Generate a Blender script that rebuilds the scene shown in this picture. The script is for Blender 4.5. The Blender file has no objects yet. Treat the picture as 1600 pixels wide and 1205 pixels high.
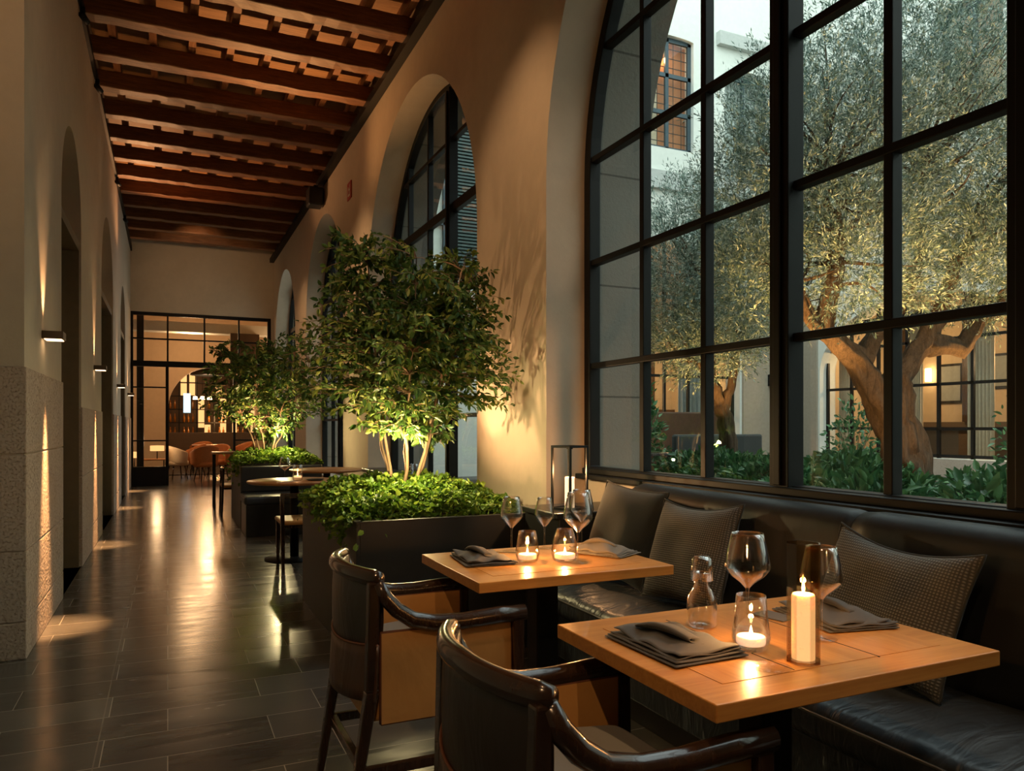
import bpy, math, random
import numpy as np
from mathutils import Vector, Matrix
random.seed(7)
PI = math.pi
sc = bpy.context.scene
C = sc.collection
# ------------------------------------------------------------------ camera
F = 1180.0; CX = 800.0; HV = 666.0; EYE = 1.25
YAW = math.atan(538.0 / F); SN, CS = math.sin(YAW), math.cos(YAW)
cam = bpy.data.cameras.new('camera'); cam.lens = F / 1600 * 36; cam.sensor_width = 36
cam.shift_y = (HV - 602.5) / 1600; cam.clip_start = 0.05; cam.clip_end = 200
co = bpy.data.objects.new('camera', cam); C.objects.link(co)
co.location = (0, 0, EYE); co.rotation_euler = (PI / 2, 0, -YAW); sc.camera = co
sc.view_settings.view_transform = 'Standard'; sc.view_settings.look = 'None'
sc.view_settings.exposure = 0.16; sc.view_settings.gamma = 1.0
sc.view_settings.use_curve_mapping = False
sc.cycles.transparent_max_bounces = 32; sc.cycles.max_bounces = 8
sc.cycles.sample_clamp_indirect = 4.0
sc.cycles.caustics_reflective = False; sc.cycles.caustics_refractive = False

def ray(u, v, d):
    l = (u - CX) * d / F
    return Vector((l * CS + d * SN, -l * SN + d * CS, EYE - (v - HV) * d / F))

# ------------------------------------------------------------------ materials
MATS = {}
class NT:
    def __init__(s, name):
        s.m = bpy.data.materials.new(name); s.m.use_nodes = True
        s.t = s.m.node_tree; s.t.nodes.clear()
        s.out = s.n('ShaderNodeOutputMaterial')
        MATS[name] = s.m
    def n(s, typ, **kw):
        nd = s.t.nodes.new(typ)
        for k, v in kw.items():
            if k.startswith('i_'):
                key = k[2:].replace('_', ' ')
                nd.inputs[key].default_value = v
            else: setattr(nd, k, v)
        return nd
    def l(s, a, b): s.t.links.new(a, b)
def col(c): return (c[0], c[1], c[2], 1)
def coords(t, scale=(1, 1, 1), rot=(0, 0, 0), kind='Object'):
    tc = t.n('ShaderNodeTexCoord'); mp = t.n('ShaderNodeMapping')
    mp.inputs['Scale'].default_value = scale; mp.inputs['Rotation'].default_value = rot
    t.l(tc.outputs[kind], mp.inputs['Vector']); return mp.outputs['Vector']
def noise(t, vec, scale, detail=4, rough=.55, dist=0):
    n = t.n('ShaderNodeTexNoise'); n.inputs['Scale'].default_value = scale
    n.inputs['Detail'].default_value = detail; n.inputs['Roughness'].default_value = rough
    n.inputs['Distortion'].default_value = dist
    t.l(vec, n.inputs['Vector']); return n.outputs['Fac']
def ramp(t, fac, stops):
    r = t.n('ShaderNodeValToRGB'); e = r.color_ramp.elements
    while len(e) < len(stops): e.new(.5)
    for k, (p, c) in enumerate(stops): e[k].position = p; e[k].color = col(c)
    t.l(fac, r.inputs['Fac']); return r.outputs['Color']
def mixc(t, fac, a, b, mode='MIX'):
    m = t.n('ShaderNodeMix', data_type='RGBA', blend_type=mode)
    for sock, v in ((m.inputs[0], fac), (m.inputs[6], a), (m.inputs[7], b)):
        if isinstance(v, (int, float)): sock.default_value = v
        elif isinstance(v, tuple): sock.default_value = col(v)
        else: t.l(v, sock)
    return m.outputs[2]
def bump(t, h, strength=.3, dist=.01, prev=None):
    b = t.n('ShaderNodeBump'); b.inputs['Strength'].default_value = strength
    b.inputs['Distance'].default_value = dist; t.l(h, b.inputs['Height'])
    if prev: t.l(prev, b.inputs['Normal'])
    return b.outputs['Normal']
def prin(t, color, rough=.5, normal=None, **kw):
    p = t.n('ShaderNodeBsdfPrincipled')
    if isinstance(color, tuple): p.inputs['Base Color'].default_value = col(color)
    else: t.l(color, p.inputs['Base Color'])
    if isinstance(rough, (int, float)): p.inputs['Roughness'].default_value = rough
    else: t.l(rough, p.inputs['Roughness'])
    if normal: t.l(normal, p.inputs['Normal'])
    for k, v in kw.items(): p.inputs[k.replace('_', ' ')].default_value = v
    t.l(p.outputs[0], t.out.inputs['Surface']); return p
def simple(name, c, rough=.5, metal=0, **kw):
    t = NT(name); v = coords(t); nz = noise(t, v, 14, 5)
    cc = mixc(t, nz, tuple(x * .82 for x in c), tuple(min(1, x * 1.15) for x in c))
    prin(t, cc, rough, bump(t, noise(t, v, 90, 3), .05, .002), Metallic=metal, **kw); return t.m

def plaster(name, c, blot=.12):
    t = NT(name); v = coords(t)
    n1 = noise(t, v, 1.1, 6, .6, .4); n2 = noise(t, v, 9, 5, .6)
    a = mixc(t, n1, tuple(x * (1 - blot) for x in c), tuple(min(1, x * (1 + blot)) for x in c))
    a = mixc(t, .25, a, ramp(t, n2, [(.3, tuple(x * .8 for x in c)), (.7, tuple(min(1, x * 1.1) for x in c))]))
    prin(t, a, .85, bump(t, noise(t, v, 26, 6, .65), .12, .012)); return t.m
plaster('plaster', (.60, .50, .385)); plaster('plaster_left', (.58, .49, .375))
plaster('plaster_tan', (.62, .46, .30)); plaster('facade', (.74, .76, .70), .06)
def stone():
    t = NT('pitted_stone'); v = coords(t)
    vo = t.n('ShaderNodeTexVoronoi'); vo.inputs['Scale'].default_value = 55; t.l(v, vo.inputs['Vector'])
    n1 = noise(t, v, 75, 6, .7); n2 = noise(t, v, 3, 4)
    pits = ramp(t, n1, [(.34, (0, 0, 0)), (.46, (1, 1, 1))])
    c = mixc(t, n2, (.46, .35, .27), (.60, .49, .40)); c = mixc(t, pits, (.33, .23, .17), c)
    prin(t, c, .9, bump(t, vo.outputs['Distance'], .5, .006, bump(t, pits, .8, .008))); return t.m
stone()
def outer_stone():
    t = NT('outer_stone'); v = coords(t); n1 = noise(t, v, 40, 5, .7); n2 = noise(t, v, 2, 4)
    sp = t.n('ShaderNodeSeparateXYZ'); t.l(v, sp.inputs[0]); fr = t.n('ShaderNodeMath', operation='PINGPONG'); fr.inputs[1].default_value = .36; t.l(sp.outputs[2], fr.inputs[0])
    lt = t.n('ShaderNodeMath', operation='LESS_THAN'); lt.inputs[1].default_value = .006; t.l(fr.outputs[0], lt.inputs[0])
    c = mixc(t, n2, (.17, .165, .145), (.24, .23, .20)); c = mixc(t, lt.outputs[0], c, (.08, .08, .07))
    prin(t, c, .9, bump(t, n1, .5, .01)); return t.m
outer_stone()
def wood(name, c1, c2, axis=1, rough=.35, sc_=1.0, coat=0, bumpv=.1):
    t = NT(name); s = [14 * sc_] * 3; s[axis] = 1.0 * sc_
    v = coords(t, tuple(s)); n1 = noise(t, v, 1.6, 8, .62, 1.2); n2 = noise(t, v, 9, 4, .7)
    c = ramp(t, n1, [(.3, c1), (.7, c2)]); c = mixc(t, .35, c, ramp(t, n2, [(.35, c1), (.65, c2)]))
    g = t.n('ShaderNodeObjectInfo')
    prin(t, c, rough, bump(t, n2, bumpv, .02 if bumpv >= 1 else .004), Coat_Weight=coat); return t.m
wood('beam_wood', (.06, .022, .009), (.30, .125, .045), 0, .5, bumpv=.5)
wood('joist_wood', (.15, .05, .015), (.36, .15, .05), 1, .55, bumpv=.4)
wood('plank_wood', (.18, .075, .02), (.44, .21, .065), 0, .6, bumpv=.4)
wood('table_wood', (.52, .21, .042), (.74, .36, .095), 1, .33, .8, .15, .03)
wood('table_wood_cross', (.52, .21, .042), (.74, .36, .095), 0, .33, .8, .15, .03)
wood('dark_wood', (.018, .010, .007), (.05, .026, .015), 2, .22, coat=.5, bumpv=.04)
wood('round_wood', (.30, .12, .04), (.45, .20, .07), 0, .35)
wood('bark', (.03, .019, .012), (.20, .13, .08), 2, .95, 1.1, bumpv=1)
wood('stem_bark', (.13, .08, .045), (.34, .22, .13), 2, .8, bumpv=.3)
def floor_mat():
    t = NT('slate_floor'); v = coords(t, (1, 1, 1))
    br = t.n('ShaderNodeTexBrick'); t.l(v, br.inputs['Vector']); br.offset = .37; br.offset_frequency = 2
    br.inputs['Scale'].default_value = 1; br.inputs['Brick Width'].default_value = .62
    br.inputs['Row Height'].default_value = .262; br.inputs['Mortar Size'].default_value = .0022
    br.inputs['Mortar Smooth'].default_value = .3; br.inputs['Bias'].default_value = 0
    br.inputs['Color1'].default_value = col((.045, .046, .042)); br.inputs['Color2'].default_value = col((.115, .108, .095))
    br.inputs['Mortar'].default_value = col((.42, .38, .32))
    n1 = noise(t, coords(t, (1, 5, 1)), 2.4, 8, .65, .8)
    c = mixc(t, n1, br.outputs['Color'], mixc(t, .5, br.outputs['Color'], (.14, .13, .115)))
    # continuous joint along the corridor
    sx = t.n('ShaderNodeSeparateXYZ'); t.l(v, sx.inputs[0])
    ab = t.n('ShaderNodeMath', operation='ADD'); ab.inputs[1].default_value = .25; t.l(sx.outputs[0], ab.inputs[0])
    a2 = t.n('ShaderNodeMath', operation='ABSOLUTE'); t.l(ab.outputs[0], a2.inputs[0])
    lt = t.n('ShaderNodeMath', operation='LESS_THAN'); lt.inputs[1].default_value = .0028; t.l(a2.outputs[0], lt.inputs[0])
    c = mixc(t, lt.outputs[0], c, (.17, .155, .13))
    sp = noise(t, v, 75, 2, .5); spk = ramp(t, sp, [(.765, (0, 0, 0)), (.785, (1, 1, 1))])
    c = mixc(t, spk, c, (.30, .27, .23))
    rg = ramp(t, n1, [(.3, (.14,) * 3), (.75, (.30,) * 3)])
    b = bump(t, noise(t, coords(t, (1, 3, 1)), 4, 5, .6), .05, .010); b = bump(t, br.outputs['Fac'], -.25, .002, b)
    prin(t, c, rg, b, Specular_IOR_Level=.75); return t.m
floor_mat()
simple('black_steel', (.005, .005, .005), .5, .0, Specular_IOR_Level=.25); simple('black_lacquer', (.020, .021, .020), .3)
simple('planter_metal', (.022, .022, .020), .42); simple('soil', (.03, .02, .012), .95)
plaster('room_amber', (.55, .43, .28))
simple('door_brown', (.20, .15, .09), .7); simple('dark_door', (.10, .066, .038), .55); simple('white_wax', (.85, .78, .66), .5)
simple('red_sign', (.45, .04, .03), .5); simple('white_mark', (.8, .75, .7), .5)
simple('green_shutter', (.045, .085, .08), .5); simple('blue_frame', (.035, .065, .08), .5)
simple('brick_red', (.30, .13, .07), .9); simple('terracotta', (.50, .17, .045), .6)
simple('steel_cutlery', (.5, .48, .45), .25, 1.0); simple('grey_stone', (.50, .52, .49), .9)
simple('cream_cloth', (.62, .50, .34), .9); simple('paving', (.10, .095, .085), .8)
simple('bottle_glass', (.05, .05, .02), .12); simple('bottle_amber', (.30, .12, .02), .15)
simple('curtain', (.28, .30, .28), .9); simple('pale_curtain', (.55, .60, .57), .9)
def leather(name, c, rough=.38, sc_=1.0, wr=.5):
    t = NT(name); v = coords(t)
    n1 = noise(t, coords(t, (1.0, 2.6, 1)), 4 * sc_, 3, .5, 1.6); n2 = noise(t, v, 220, 2); n3 = noise(t, v, 5, 4)
    c_ = mixc(t, n3, tuple(x * .7 for x in c), tuple(min(1, x * 1.3) for x in c))
    prin(t, c_, rough, bump(t, n2, .12, .001, bump(t, n1, wr, .03))); return t.m
leather('banquette_leather', (.042, .052, .062), .40, 1, .45); leather('banquette_back_leather', (.015, .018, .020), .5, 1, .05)
leather('tan_leather', (.56, .29, .09), .45, 1, .15); leather('brown_leather', (.075, .034, .018), .33, 1, .15)
leather('black_leather', (.028, .020, .016), .34, 1, .10)
simple('piping', (.05, .05, .05), .3); simple('stitching', (.16, .06, .03), .5)
def fabric(name, c1, c2, scale, b=.6):
    t = NT(name); v = coords(t)
    w1 = t.n('ShaderNodeTexWave', bands_direction='X'); w2 = t.n('ShaderNodeTexWave', bands_direction='Y')
    for w in (w1, w2):
        w.inputs['Scale'].default_value = scale; w.inputs['Distortion'].default_value = .6
        w.inputs['Detail Scale'].default_value = 2; t.l(v, w.inputs['Vector'])
    m = t.n('ShaderNodeMath', operation='MULTIPLY'); t.l(w1.outputs['Fac'], m.inputs[0]); t.l(w2.outputs['Fac'], m.inputs[1])
    c = mixc(t, m.outputs[0], c1, c2); c = mixc(t, .3, c, mixc(t, noise(t, v, 6, 4), c1, c2))
    prin(t, c, .92, bump(t, m.outputs[0], b, .004), Sheen_Weight=.15); return t.m
fabric('knit_fabric', (.022, .023, .021), (.26, .265, .24), 34); fabric('dark_fabric', (.022, .027, .026), (.052, .060, .056), 90, .3)
fabric('seat_fabric', (.17, .17, .155), (.29, .285, .26), 120, .3); fabric('napkin_fabric', (.062, .064, .066), (.115, .116, .116), 200, .2)
fabric('napkin_light', (.17, .155, .135), (.26, .24, .21), 200, .2)
def thin_glass(name, tint=(1, 1, 1), base=.03, power=.5, rough=.0, pwr=3, edge=None, mx_=.75):
    t = NT(name); tr = t.n('ShaderNodeBsdfTransparent'); tr.inputs[0].default_value = col(tint)
    gl = t.n('ShaderNodeBsdfGlossy'); gl.inputs['Roughness'].default_value = rough; gl.inputs['Color'].default_value = (1, 1, 1, 1)
    lw = t.n('ShaderNodeLayerWeight'); lw.inputs['Blend'].default_value = power
    mr = t.n('ShaderNodeMapRange'); mr.inputs['To Min'].default_value = base; mr.inputs['To Max'].default_value = mx_
    if edge: t.l(mixc(t, lw.outputs['Facing'], tint, edge), tr.inputs[0])
    pw = t.n('ShaderNodeMath', operation='POWER'); pw.inputs[1].default_value = pwr
    t.l(lw.outputs['Facing'], pw.inputs[0]); t.l(pw.outputs[0], mr.inputs['Value'])
    mx = t.n('ShaderNodeMixShader'); t.l(mr.outputs[0], mx.inputs[0]); t.l(tr.outputs[0], mx.inputs[1]); t.l(gl.outputs[0], mx.inputs[2])
    t.l(mx.outputs[0], t.out.inputs['Surface']); return t.m
thin_glass('window_glass', (.96, .98, .97), .03, .35); thin_glass('clear_glass', (.97, .965, .955), .03, .8, pwr=5)
thin_glass('stem_glass', (.975, .97, .96), .03, .84, pwr=4)
thin_glass('flat_glass', (.95, .94, .92), .05, .3, mx_=.2)
thin_glass('smoked_glass', (.90, .80, .64), .05, .5, edge=(.55, .38, .20)); thin_glass('amber_glass', (.97, .91, .82), .04, .7, pwr=4)
def water():
    t = NT('drinking_water'); g = t.n('ShaderNodeBsdfGlass'); g.inputs['IOR'].default_value = 1.33; t.l(g.outputs[0], t.out.inputs['Surface'])
water()
def emit(name, c, s):
    t = NT(name); e = t.n('ShaderNodeEmission'); e.inputs[0].default_value = col(c); e.inputs[1].default_value = s
    t.l(e.outputs[0], t.out.inputs['Surface']); return t.m
emit('flame', (1, .62, .22), 30); emit('lamp_face', (1, .66, .36), 4); emit('warm_bulb', (1, .62, .28), 14); emit('soft_shade', (1, .50, .17), 1.3)
emit('window_pane_glow', (.55, .75, .85), 1.6)
def glow_wax(name, s):
    t = NT(name); p = prin(t, (.9, .80, .62), .5, None, Subsurface_Weight=.6, Subsurface_Scale=.03)
    p.inputs['Emission Color'].default_value = (1, .70, .42, 1); p.inputs['Emission Strength'].default_value = s  # wax body emits, standing in for flame light soaking through it
glow_wax('lit_wax', 1.25); glow_wax('lit_wax_small', .8)
def leaf(name, c1, c2, c3, rough=.4, trans=.3):
    t = NT(name); g = t.n('ShaderNodeNewGeometry')
    c = ramp(t, g.outputs['Random Per Island'], [(0, c1), (.55, c2), (1, c3)])
    p = prin(t, c, rough); tl = t.n('ShaderNodeBsdfTranslucent'); t.l(c, tl.inputs[0])
    mx = t.n('ShaderNodeMixShader'); mx.inputs[0].default_value = trans
    t.l(p.outputs[0], mx.inputs[1]); t.l(tl.outputs[0], mx.inputs[2]); t.l(mx.outputs[0], t.out.inputs['Surface'])
leaf('tree_leaf', (.03, .085, .018), (.075, .16, .03), (.27, .33, .065), .5); leaf('ground_leaf', (.06, .14, .015), (.15, .27, .03), (.34, .44, .06), .55)
leaf('olive_leaf', (.05, .095, .075), (.15, .24, .195), (.54, .66, .59), .36, .15); leaf('shrub_leaf', (.03, .11, .045), (.06, .18, .07), (.13, .27, .10), .35, .2)

# ------------------------------------------------------------------ mesh helpers
class MB:
    def __init__(s): s.v = []; s.f = []; s.sm = []
    def add(s, vs, fs, smooth=False):
        o = len(s.v); s.v += [tuple(v) for v in vs]; s.f += [tuple(i + o for i in f) for f in fs]; s.sm += [smooth] * len(fs); return s
    def box(s, x0, x1, y0, y1, z0, z1):
        return s.add([(x0, y0, z0), (x1, y0, z0), (x1, y1, z0), (x0, y1, z0), (x0, y0, z1), (x1, y0, z1), (x1, y1, z1), (x0, y1, z1)],
              [(0, 3, 2, 1), (4, 5, 6, 7), (0, 1, 5, 4), (1, 2, 6, 5), (2, 3, 7, 6), (3, 0, 4, 7)])
    def obox(s, c, h, R):
        c = Vector(c); vs = []
        for dz in (-1, 1):
            for dx, dy in ((-1, -1), (1, -1), (1, 1), (-1, 1)): vs.append(c + R @ Vector((dx * h[0], dy * h[1], dz * h[2])))
        return s.add(vs, [(0, 3, 2, 1), (4, 5, 6, 7), (0, 1, 5, 4), (1, 2, 6, 5), (2, 3, 7, 6), (3, 0, 4, 7)])
    def taper(s, p0, p1, a0, b0, a1, b1):   # a rectangular post from p0 to p1 with half sizes
        vs = []
        for p, a, b in ((p0, a0, b0), (p1, a1, b1)):
            for dx, dy in ((-1, -1), (1, -1), (1, 1), (-1, 1)): vs.append((p[0] + dx * a, p[1] + dy * b, p[2]))
        return s.add(vs, [(0, 3, 2, 1), (4, 5, 6, 7), (0, 1, 5, 4), (1, 2, 6, 5), (2, 3, 7, 6), (3, 0, 4, 7)])
    def tube(s, pts, rad, n=8, cap=True, flat=None):
        pts = [Vector(p) for p in pts]; m = len(pts)
        if not hasattr(rad, '__len__'): rad = [rad] * m
        prev = None; vs = []
        for i, p in enumerate(pts):
            d = (pts[min(i + 1, m - 1)] - pts[max(i - 1, 0)]).normalized()
            if prev is None:
                up = Vector((0, 0, 1)) if abs(d.z) < .95 else Vector((1, 0, 0))
                a = d.cross(up).normalized()
            else: a = (prev - d * prev.dot(d)).normalized()
            prev = a; b = d.cross(a)
            fa, fb = flat if flat else (1, 1)
            for k in range(n):
                th = 2 * PI * (k + .5) / n
                vs.append(p + a * math.cos(th) * rad[i] * fa + b * math.sin(th) * rad[i] * fb)
        fs = [(i * n + k, i * n + (k + 1) % n, (i + 1) * n + (k + 1) % n, (i + 1) * n + k) for i in range(m - 1) for k in range(n)]
        if cap: fs += [tuple(range(n - 1, -1, -1)), tuple((m - 1) * n + k for k in range(n))]
        return s.add(vs, fs, n > 5)
    def lathe(s, prof, c=(0, 0, 0), n=28, smooth=True, closed=False):
        vs = []; m = len(prof)
        for r, z in prof:
            for k in range(n):
                th = 2 * PI * (k + .5) / n; vs.append((c[0] + r * math.cos(th), c[1] + r * math.sin(th), c[2] + z))
        rng = m if closed else m - 1
        fs = [(i * n + k, i * n + (k + 1) % n, ((i + 1) % m) * n + (k + 1) % n, ((i + 1) % m) * n + k) for i in range(rng) for k in range(n)]
        return s.add(vs, fs, smooth)
    def grid(s, fn, nu, nv, smooth=True, wrap=False):
        vs = [fn(i / (nu - 1), j / (nv - 1)) for i in range(nu) for j in range(nv)]
        fs = [(i * nv + j, (i + 1) * nv + j, (i + 1) * nv + j + 1, i * nv + j + 1) for i in range(nu - 1) for j in range(nv - 1)]
        return s.add(vs, fs, smooth)
    def extrude(s, poly, t0, t1, P, smooth=False):  # poly of (a,b); P(a,t,b)
        n = len(poly)
        vs = [P(a, t0, b) for a, b in poly] + [P(a, t1, b) for a, b in poly]
        fs = [tuple(range(n)), tuple(range(2 * n - 1, n - 1, -1))] + [(k, (k + 1) % n, n + (k + 1) % n, n + k)[::-1] for k in range(n)]
        return s.add(vs, fs, smooth)
    def build(s, name, mat, parent=None, loc=None, rotz=0, bevel=0, sub=0, solid=0, fixn=True, seg=2):
        me = bpy.data.meshes.new(name); me.from_pydata(s.v, [], s.f)
        me.polygons.foreach_set('use_smooth', s.sm); me.validate(); me.update()
        if fixn:
            import bmesh
            b = bmesh.new(); b.from_mesh(me); bmesh.ops.recalc_face_normals(b, faces=b.faces); b.to_mesh(me); b.free()
        me.materials.append(MATS[mat]); o = bpy.data.objects.new(name, me); C.objects.link(o)
        if parent: o.parent = parent
        if loc: o.location = loc
        if rotz: o.rotation_euler = (0, 0, rotz)
        if solid: mo = o.modifiers.new('solid', 'SOLIDIFY'); mo.thickness = solid; mo.offset = 0
        if bevel: mo = o.modifiers.new('bevel', 'BEVEL'); mo.width = bevel; mo.segments = seg; mo.limit_method = 'ANGLE'
        if sub: mo = o.modifiers.new('sub', 'SUBSURF'); mo.levels = sub; mo.render_levels = sub
        return o
def bx(name, mat, x0, x1, y0, y1, z0, z1, parent=None, bevel=0):
    return MB().box(x0, x1, y0, y1, z0, z1).build(name, mat, parent, bevel=bevel)
def tag(o, label=None, cat=None, group=None, kind=None):
    if label: o['label'] = label
    if cat: o['category'] = cat
    if group: o['group'] = group
    if kind: o['kind'] = kind
    return o
def thing(name, label, cat, loc=(0, 0, 0), rotz=0, group=None, kind=None):
    o = bpy.data.objects.new(name, None); C.objects.link(o); o.location = loc; o.rotation_euler = (0, 0, rotz); o.empty_display_size = .1
    return tag(o, label, cat, group, kind)
def dup(o, loc=None, rotz=None, label=None, group=None, scale=None, parent=None):
    c = o.copy(); C.objects.link(c); c.parent = parent
    if loc is not None: c.location = loc
    if rotz is not None: c.rotation_euler = (0, 0, rotz)
    if label: c['label'] = label
    if group: c['group'] = group
    if scale: c.scale = (scale,) * 3 if not hasattr(scale, '__len__') else scale
    for ch in list(o.children): dup(ch, parent=c)
    return c
def st(o, label=None):
    o['kind'] = 'structure'
    if label: o['label'] = label
    return o
PY = lambda a, t, b: (t, a, b)     # wall that runs along Y, thickness in X
PX = lambda a, t, b: (a, t, b)     # wall that runs along X, thickness in Y
def light(name, kind, loc, power, color=(1, .62, .33), target=None, size=.03, angle=60, blend=.5):
    L = bpy.data.lights.new(name, kind); L.energy = power; L.color = color
    if kind == 'AREA': L.size = size
    else: L.shadow_soft_size = size
    if kind == 'SPOT': L.spot_size = math.radians(angle); L.spot_blend = blend
    o = bpy.data.objects.new(name, L); C.objects.link(o); o.location = loc
    if target is not None: o.rotation_euler = (Vector(target) - Vector(loc)).to_track_quat('-Z', 'Y').to_euler()
    return o
def arch_z(y, o):
    a, b, sill, spring, rise = o; c = (a + b) / 2; r = (b - a) / 2
    return spring + rise * math.sqrt(max(0, 1 - ((y - c) / r) ** 2))
def arch_wall(mb, a0, a1, z0, z1, t0, t1, ops, P, n=40):
    """a wall with arched openings (a,b,sill,spring,rise)"""
    def quad(p, q, lo_p, hi_p, lo_q, hi_q):
        if hi_p - lo_p < 1e-6 and hi_q - lo_q < 1e-6: return
        for t in (t0, t1): mb.add([P(p, t, lo_p), P(q, t, lo_q), P(q, t, hi_q), P(p, t, hi_p)], [(0, 1, 2, 3)])
    cur = a0
    for o in sorted(ops):
        a, b, sill, spring, rise = o
        quad(cur, a, z0, z1, z0, z1)
        ys = [(a + b) / 2 - (b - a) / 2 * math.cos(PI * k / n) for k in range(n + 1)]
        zs = [arch_z(y, o) for y in ys]
        quad(a, b, z0, sill, z0, sill)
        for k in range(n): quad(ys[k], ys[k + 1], zs[k], z1, zs[k + 1], z1)
        mb.add([P(a, t0, sill), P(a, t1, sill), P(a, t1, spring), P(a, t0, spring)], [(0, 1, 2, 3)])
        mb.add([P(b, t0, sill), P(b, t1, sill), P(b, t1, spring), P(b, t0, spring)], [(3, 2, 1, 0)])
        if sill > z0: mb.add([P(a, t0, sill), P(a, t1, sill), P(b, t1, sill), P(b, t0, sill)], [(0, 1, 2, 3)])
        vs = []
        for y, z in zip(ys, zs): vs += [P(y, t0, z), P(y, t1, z)]
        mb.add(vs, [(2 * k, 2 * k + 1, 2 * k + 3, 2 * k + 2) for k in range(n)], True)
        cur = b
    quad(cur, a1, z0, z1, z0, z1)
    for a in (a0, a1): mb.add([P(a, t0, z0), P(a, t1, z0), P(a, t1, z1), P(a, t0, z1)], [(0, 1, 2, 3)])
    for z in (z0, z1): mb.add([P(a0, t0, z), P(a1, t0, z), P(a1, t1, z), P(a0, t1, z)], [(0, 1, 2, 3)])
    return mb

# ------------------------------------------------------------------ room shell
XR, XO, XL = 2.15, 2.9, -.70
YE = 17.5
S = 2.80
W = [(-.16, 4.2, 0, S, 2.09), (5.36, 8.81, .5, S, 1.725), (10.2, 13.2, .5, S + .15, 1.5), (14.4, 17.2, .5, S + .2, 1.4)]
st(arch_wall(MB(), -3, YE, 0, 10.5, XR, 2.46, W, PY).build('wall_right', 'plaster', fixn=False), 'tan plastered wall with tall arched window openings')
st(arch_wall(MB(), -3, YE, 0, 10.5, 2.461, XO, W, PY).build('wall_outer', 'outer_stone', fixn=False), 'grey stone outer layer of the window wall')
st(bx('wall_sill', 'plaster', 2.42, XO - .002, -.16, 4.2, 0, .925), 'low plastered wall under the large arched window')
st(bx('floor', 'slate_floor', -4, XR + .4, -3, 32, -.1, 0), 'polished dark slate floor of long staggered slabs')
# left wall: piers and deep arched doorways
LO = [(6.33, 7.70, 0, 2.95, .68), (9.95, 12.0, 0, 2.95, .95), (13.9, 15.3, 0, 2.95, .7)]
st(arch_wall(MB(), 4.77, YE, 0, 5.35, -1.3, XL, LO, PY).build('wall_left', 'plaster_left', fixn=False), 'pale plastered wall of piers and arched doorways')
st(bx('wall_left', 'plaster_left', -1.9, -1.3, -3, YE, 0, 5.35))
st(bx('wall_back', 'plaster_left', -1.9, XR, -3.2, -3, 0, 5.35))
k = 1
for (a, b, z0, s, r) in LO:
    d = thing('door_%d' % k, None, None, (0, 0, 0)); d['kind'] = 'structure'
    d['label'] = ['dark brown doorway lining nearest the camera between stone piers', 'dark brown doorway lining in the middle of the left wall', 'dark brown doorway lining farthest along the left wall'][k - 1]
    bx('jamb_lining', 'door_brown', -1.29, XL - .015, a + .001, a + .03, 0, 2.88, d); bx('jamb_lining', 'door_brown', -1.29, XL - .015, b - .03, b - .001, 0, 2.88, d)
    bx('header', 'door_brown', -1.29, XL - .015, a + .03, b - .03, 2.80, 2.88, d); bx('door_panel', 'dark_door', -1.295, -1.25, a + .03, b - .03, 0, 2.80, d)
    k += 1
# stone plinths
def plinth(y0, y1, h, x0=-1.25, px=.012, front=True):
    t = thing('stone_plinth', None, None); t['kind'] = 'structure'
    hs = [0, .20, .58, 1.10, h] if h > 1.45 else [0, .25, .80, h]
    for q in range(len(hs) - 1):
        yy = [y0 - px, y1 + .004] if (y1 - y0) < 1.7 or q % 2 == 0 else [y0 - px, (y0 + y1) / 2 + .1, y1 + .004]
        for j in range(len(yy) - 1):
            MB().box(x0, XL + px, yy[j] + .002, yy[j + 1] - .002, hs[q] + (.002 if q else 0), hs[q + 1] - .002).build('stone_block', 'pitted_stone', t, bevel=.006)
    return t
PLN = [(4.77, 6.33, 1.57), (7.70, 9.95, 1.42), (12.0, 13.9, 1.42), (15.3, YE, 1.42)]
for i, (a, b, h) in enumerate(PLN):
    p = plinth(a, b, h); p['label'] = ['pitted stone base of the nearest pier', 'pitted stone base of the second pier', 'pitted stone base of the third pier', 'pitted stone base of the pier by the glass partition'][i]
# ceiling
st(bx('ceiling', 'plank_wood', -1.3, XR, -3, YE, 5.25, 5.42), 'wooden plank ceiling above the beams')
y = -1.0; n = 0
bm0 = None
by = []
y = 3.0
while y < YE - .1: by.append(y); y += .80
for yy in by:
    def fn(m, yy=yy):
        nx = 30
        for q in range(nx):
            pass
    m = MB(); nx = 24; xs = [-.72 + (XR + .72) * q / nx for q in range(nx + 1)]; vs = []
    for x in xs:
        j = lambda: random.uniform(-.006, .006)
        vs += [(x, yy - .085 + j(), 4.95 + j()), (x, yy + .085 + j(), 4.95 + j()), (x, yy + .085 + j(), 5.13), (x, yy - .085 + j(), 5.13)]
    fs = [(4 * q + e, 4 * q + (e + 1) % 4, 4 * q + 4 + (e + 1) % 4, 4 * q + 4 + e) for q in range(nx) for e in range(4)] + [(0, 1, 2, 3), (4 * nx + 3, 4 * nx + 2, 4 * nx + 1, 4 * nx)]
    m.add(vs, fs); o = m.build('ceiling_beam', 'beam_wood', bevel=.012)
    tag(o, 'rough reddish brown timber beam spanning the ceiling from wall to wall', 'beam', 'timber ceiling beams')
for q in range(8):
    x = -.50 + q * .365
    o = bx('ceiling_joist', 'joist_wood', x - .035, x + .035, -3, YE - .02, 5.132, 5.25)
    tag(o, 'narrow wooden joist laid on top of the ceiling beams', 'joist', 'joists above the ceiling beams')
tag(bx('ceiling_rail', 'black_steel', XL - .10, XL + .03, 4.8, YE - .01, 4.88, 4.97), 'black metal rail under the beam ends on the left wall', 'rail')
tag(bx('ceiling_rail', 'black_steel', XR - .09, XR - .001, -3, YE - .01, 4.88, 4.97), 'black metal rail under the beam ends on the window wall', 'rail')
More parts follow.
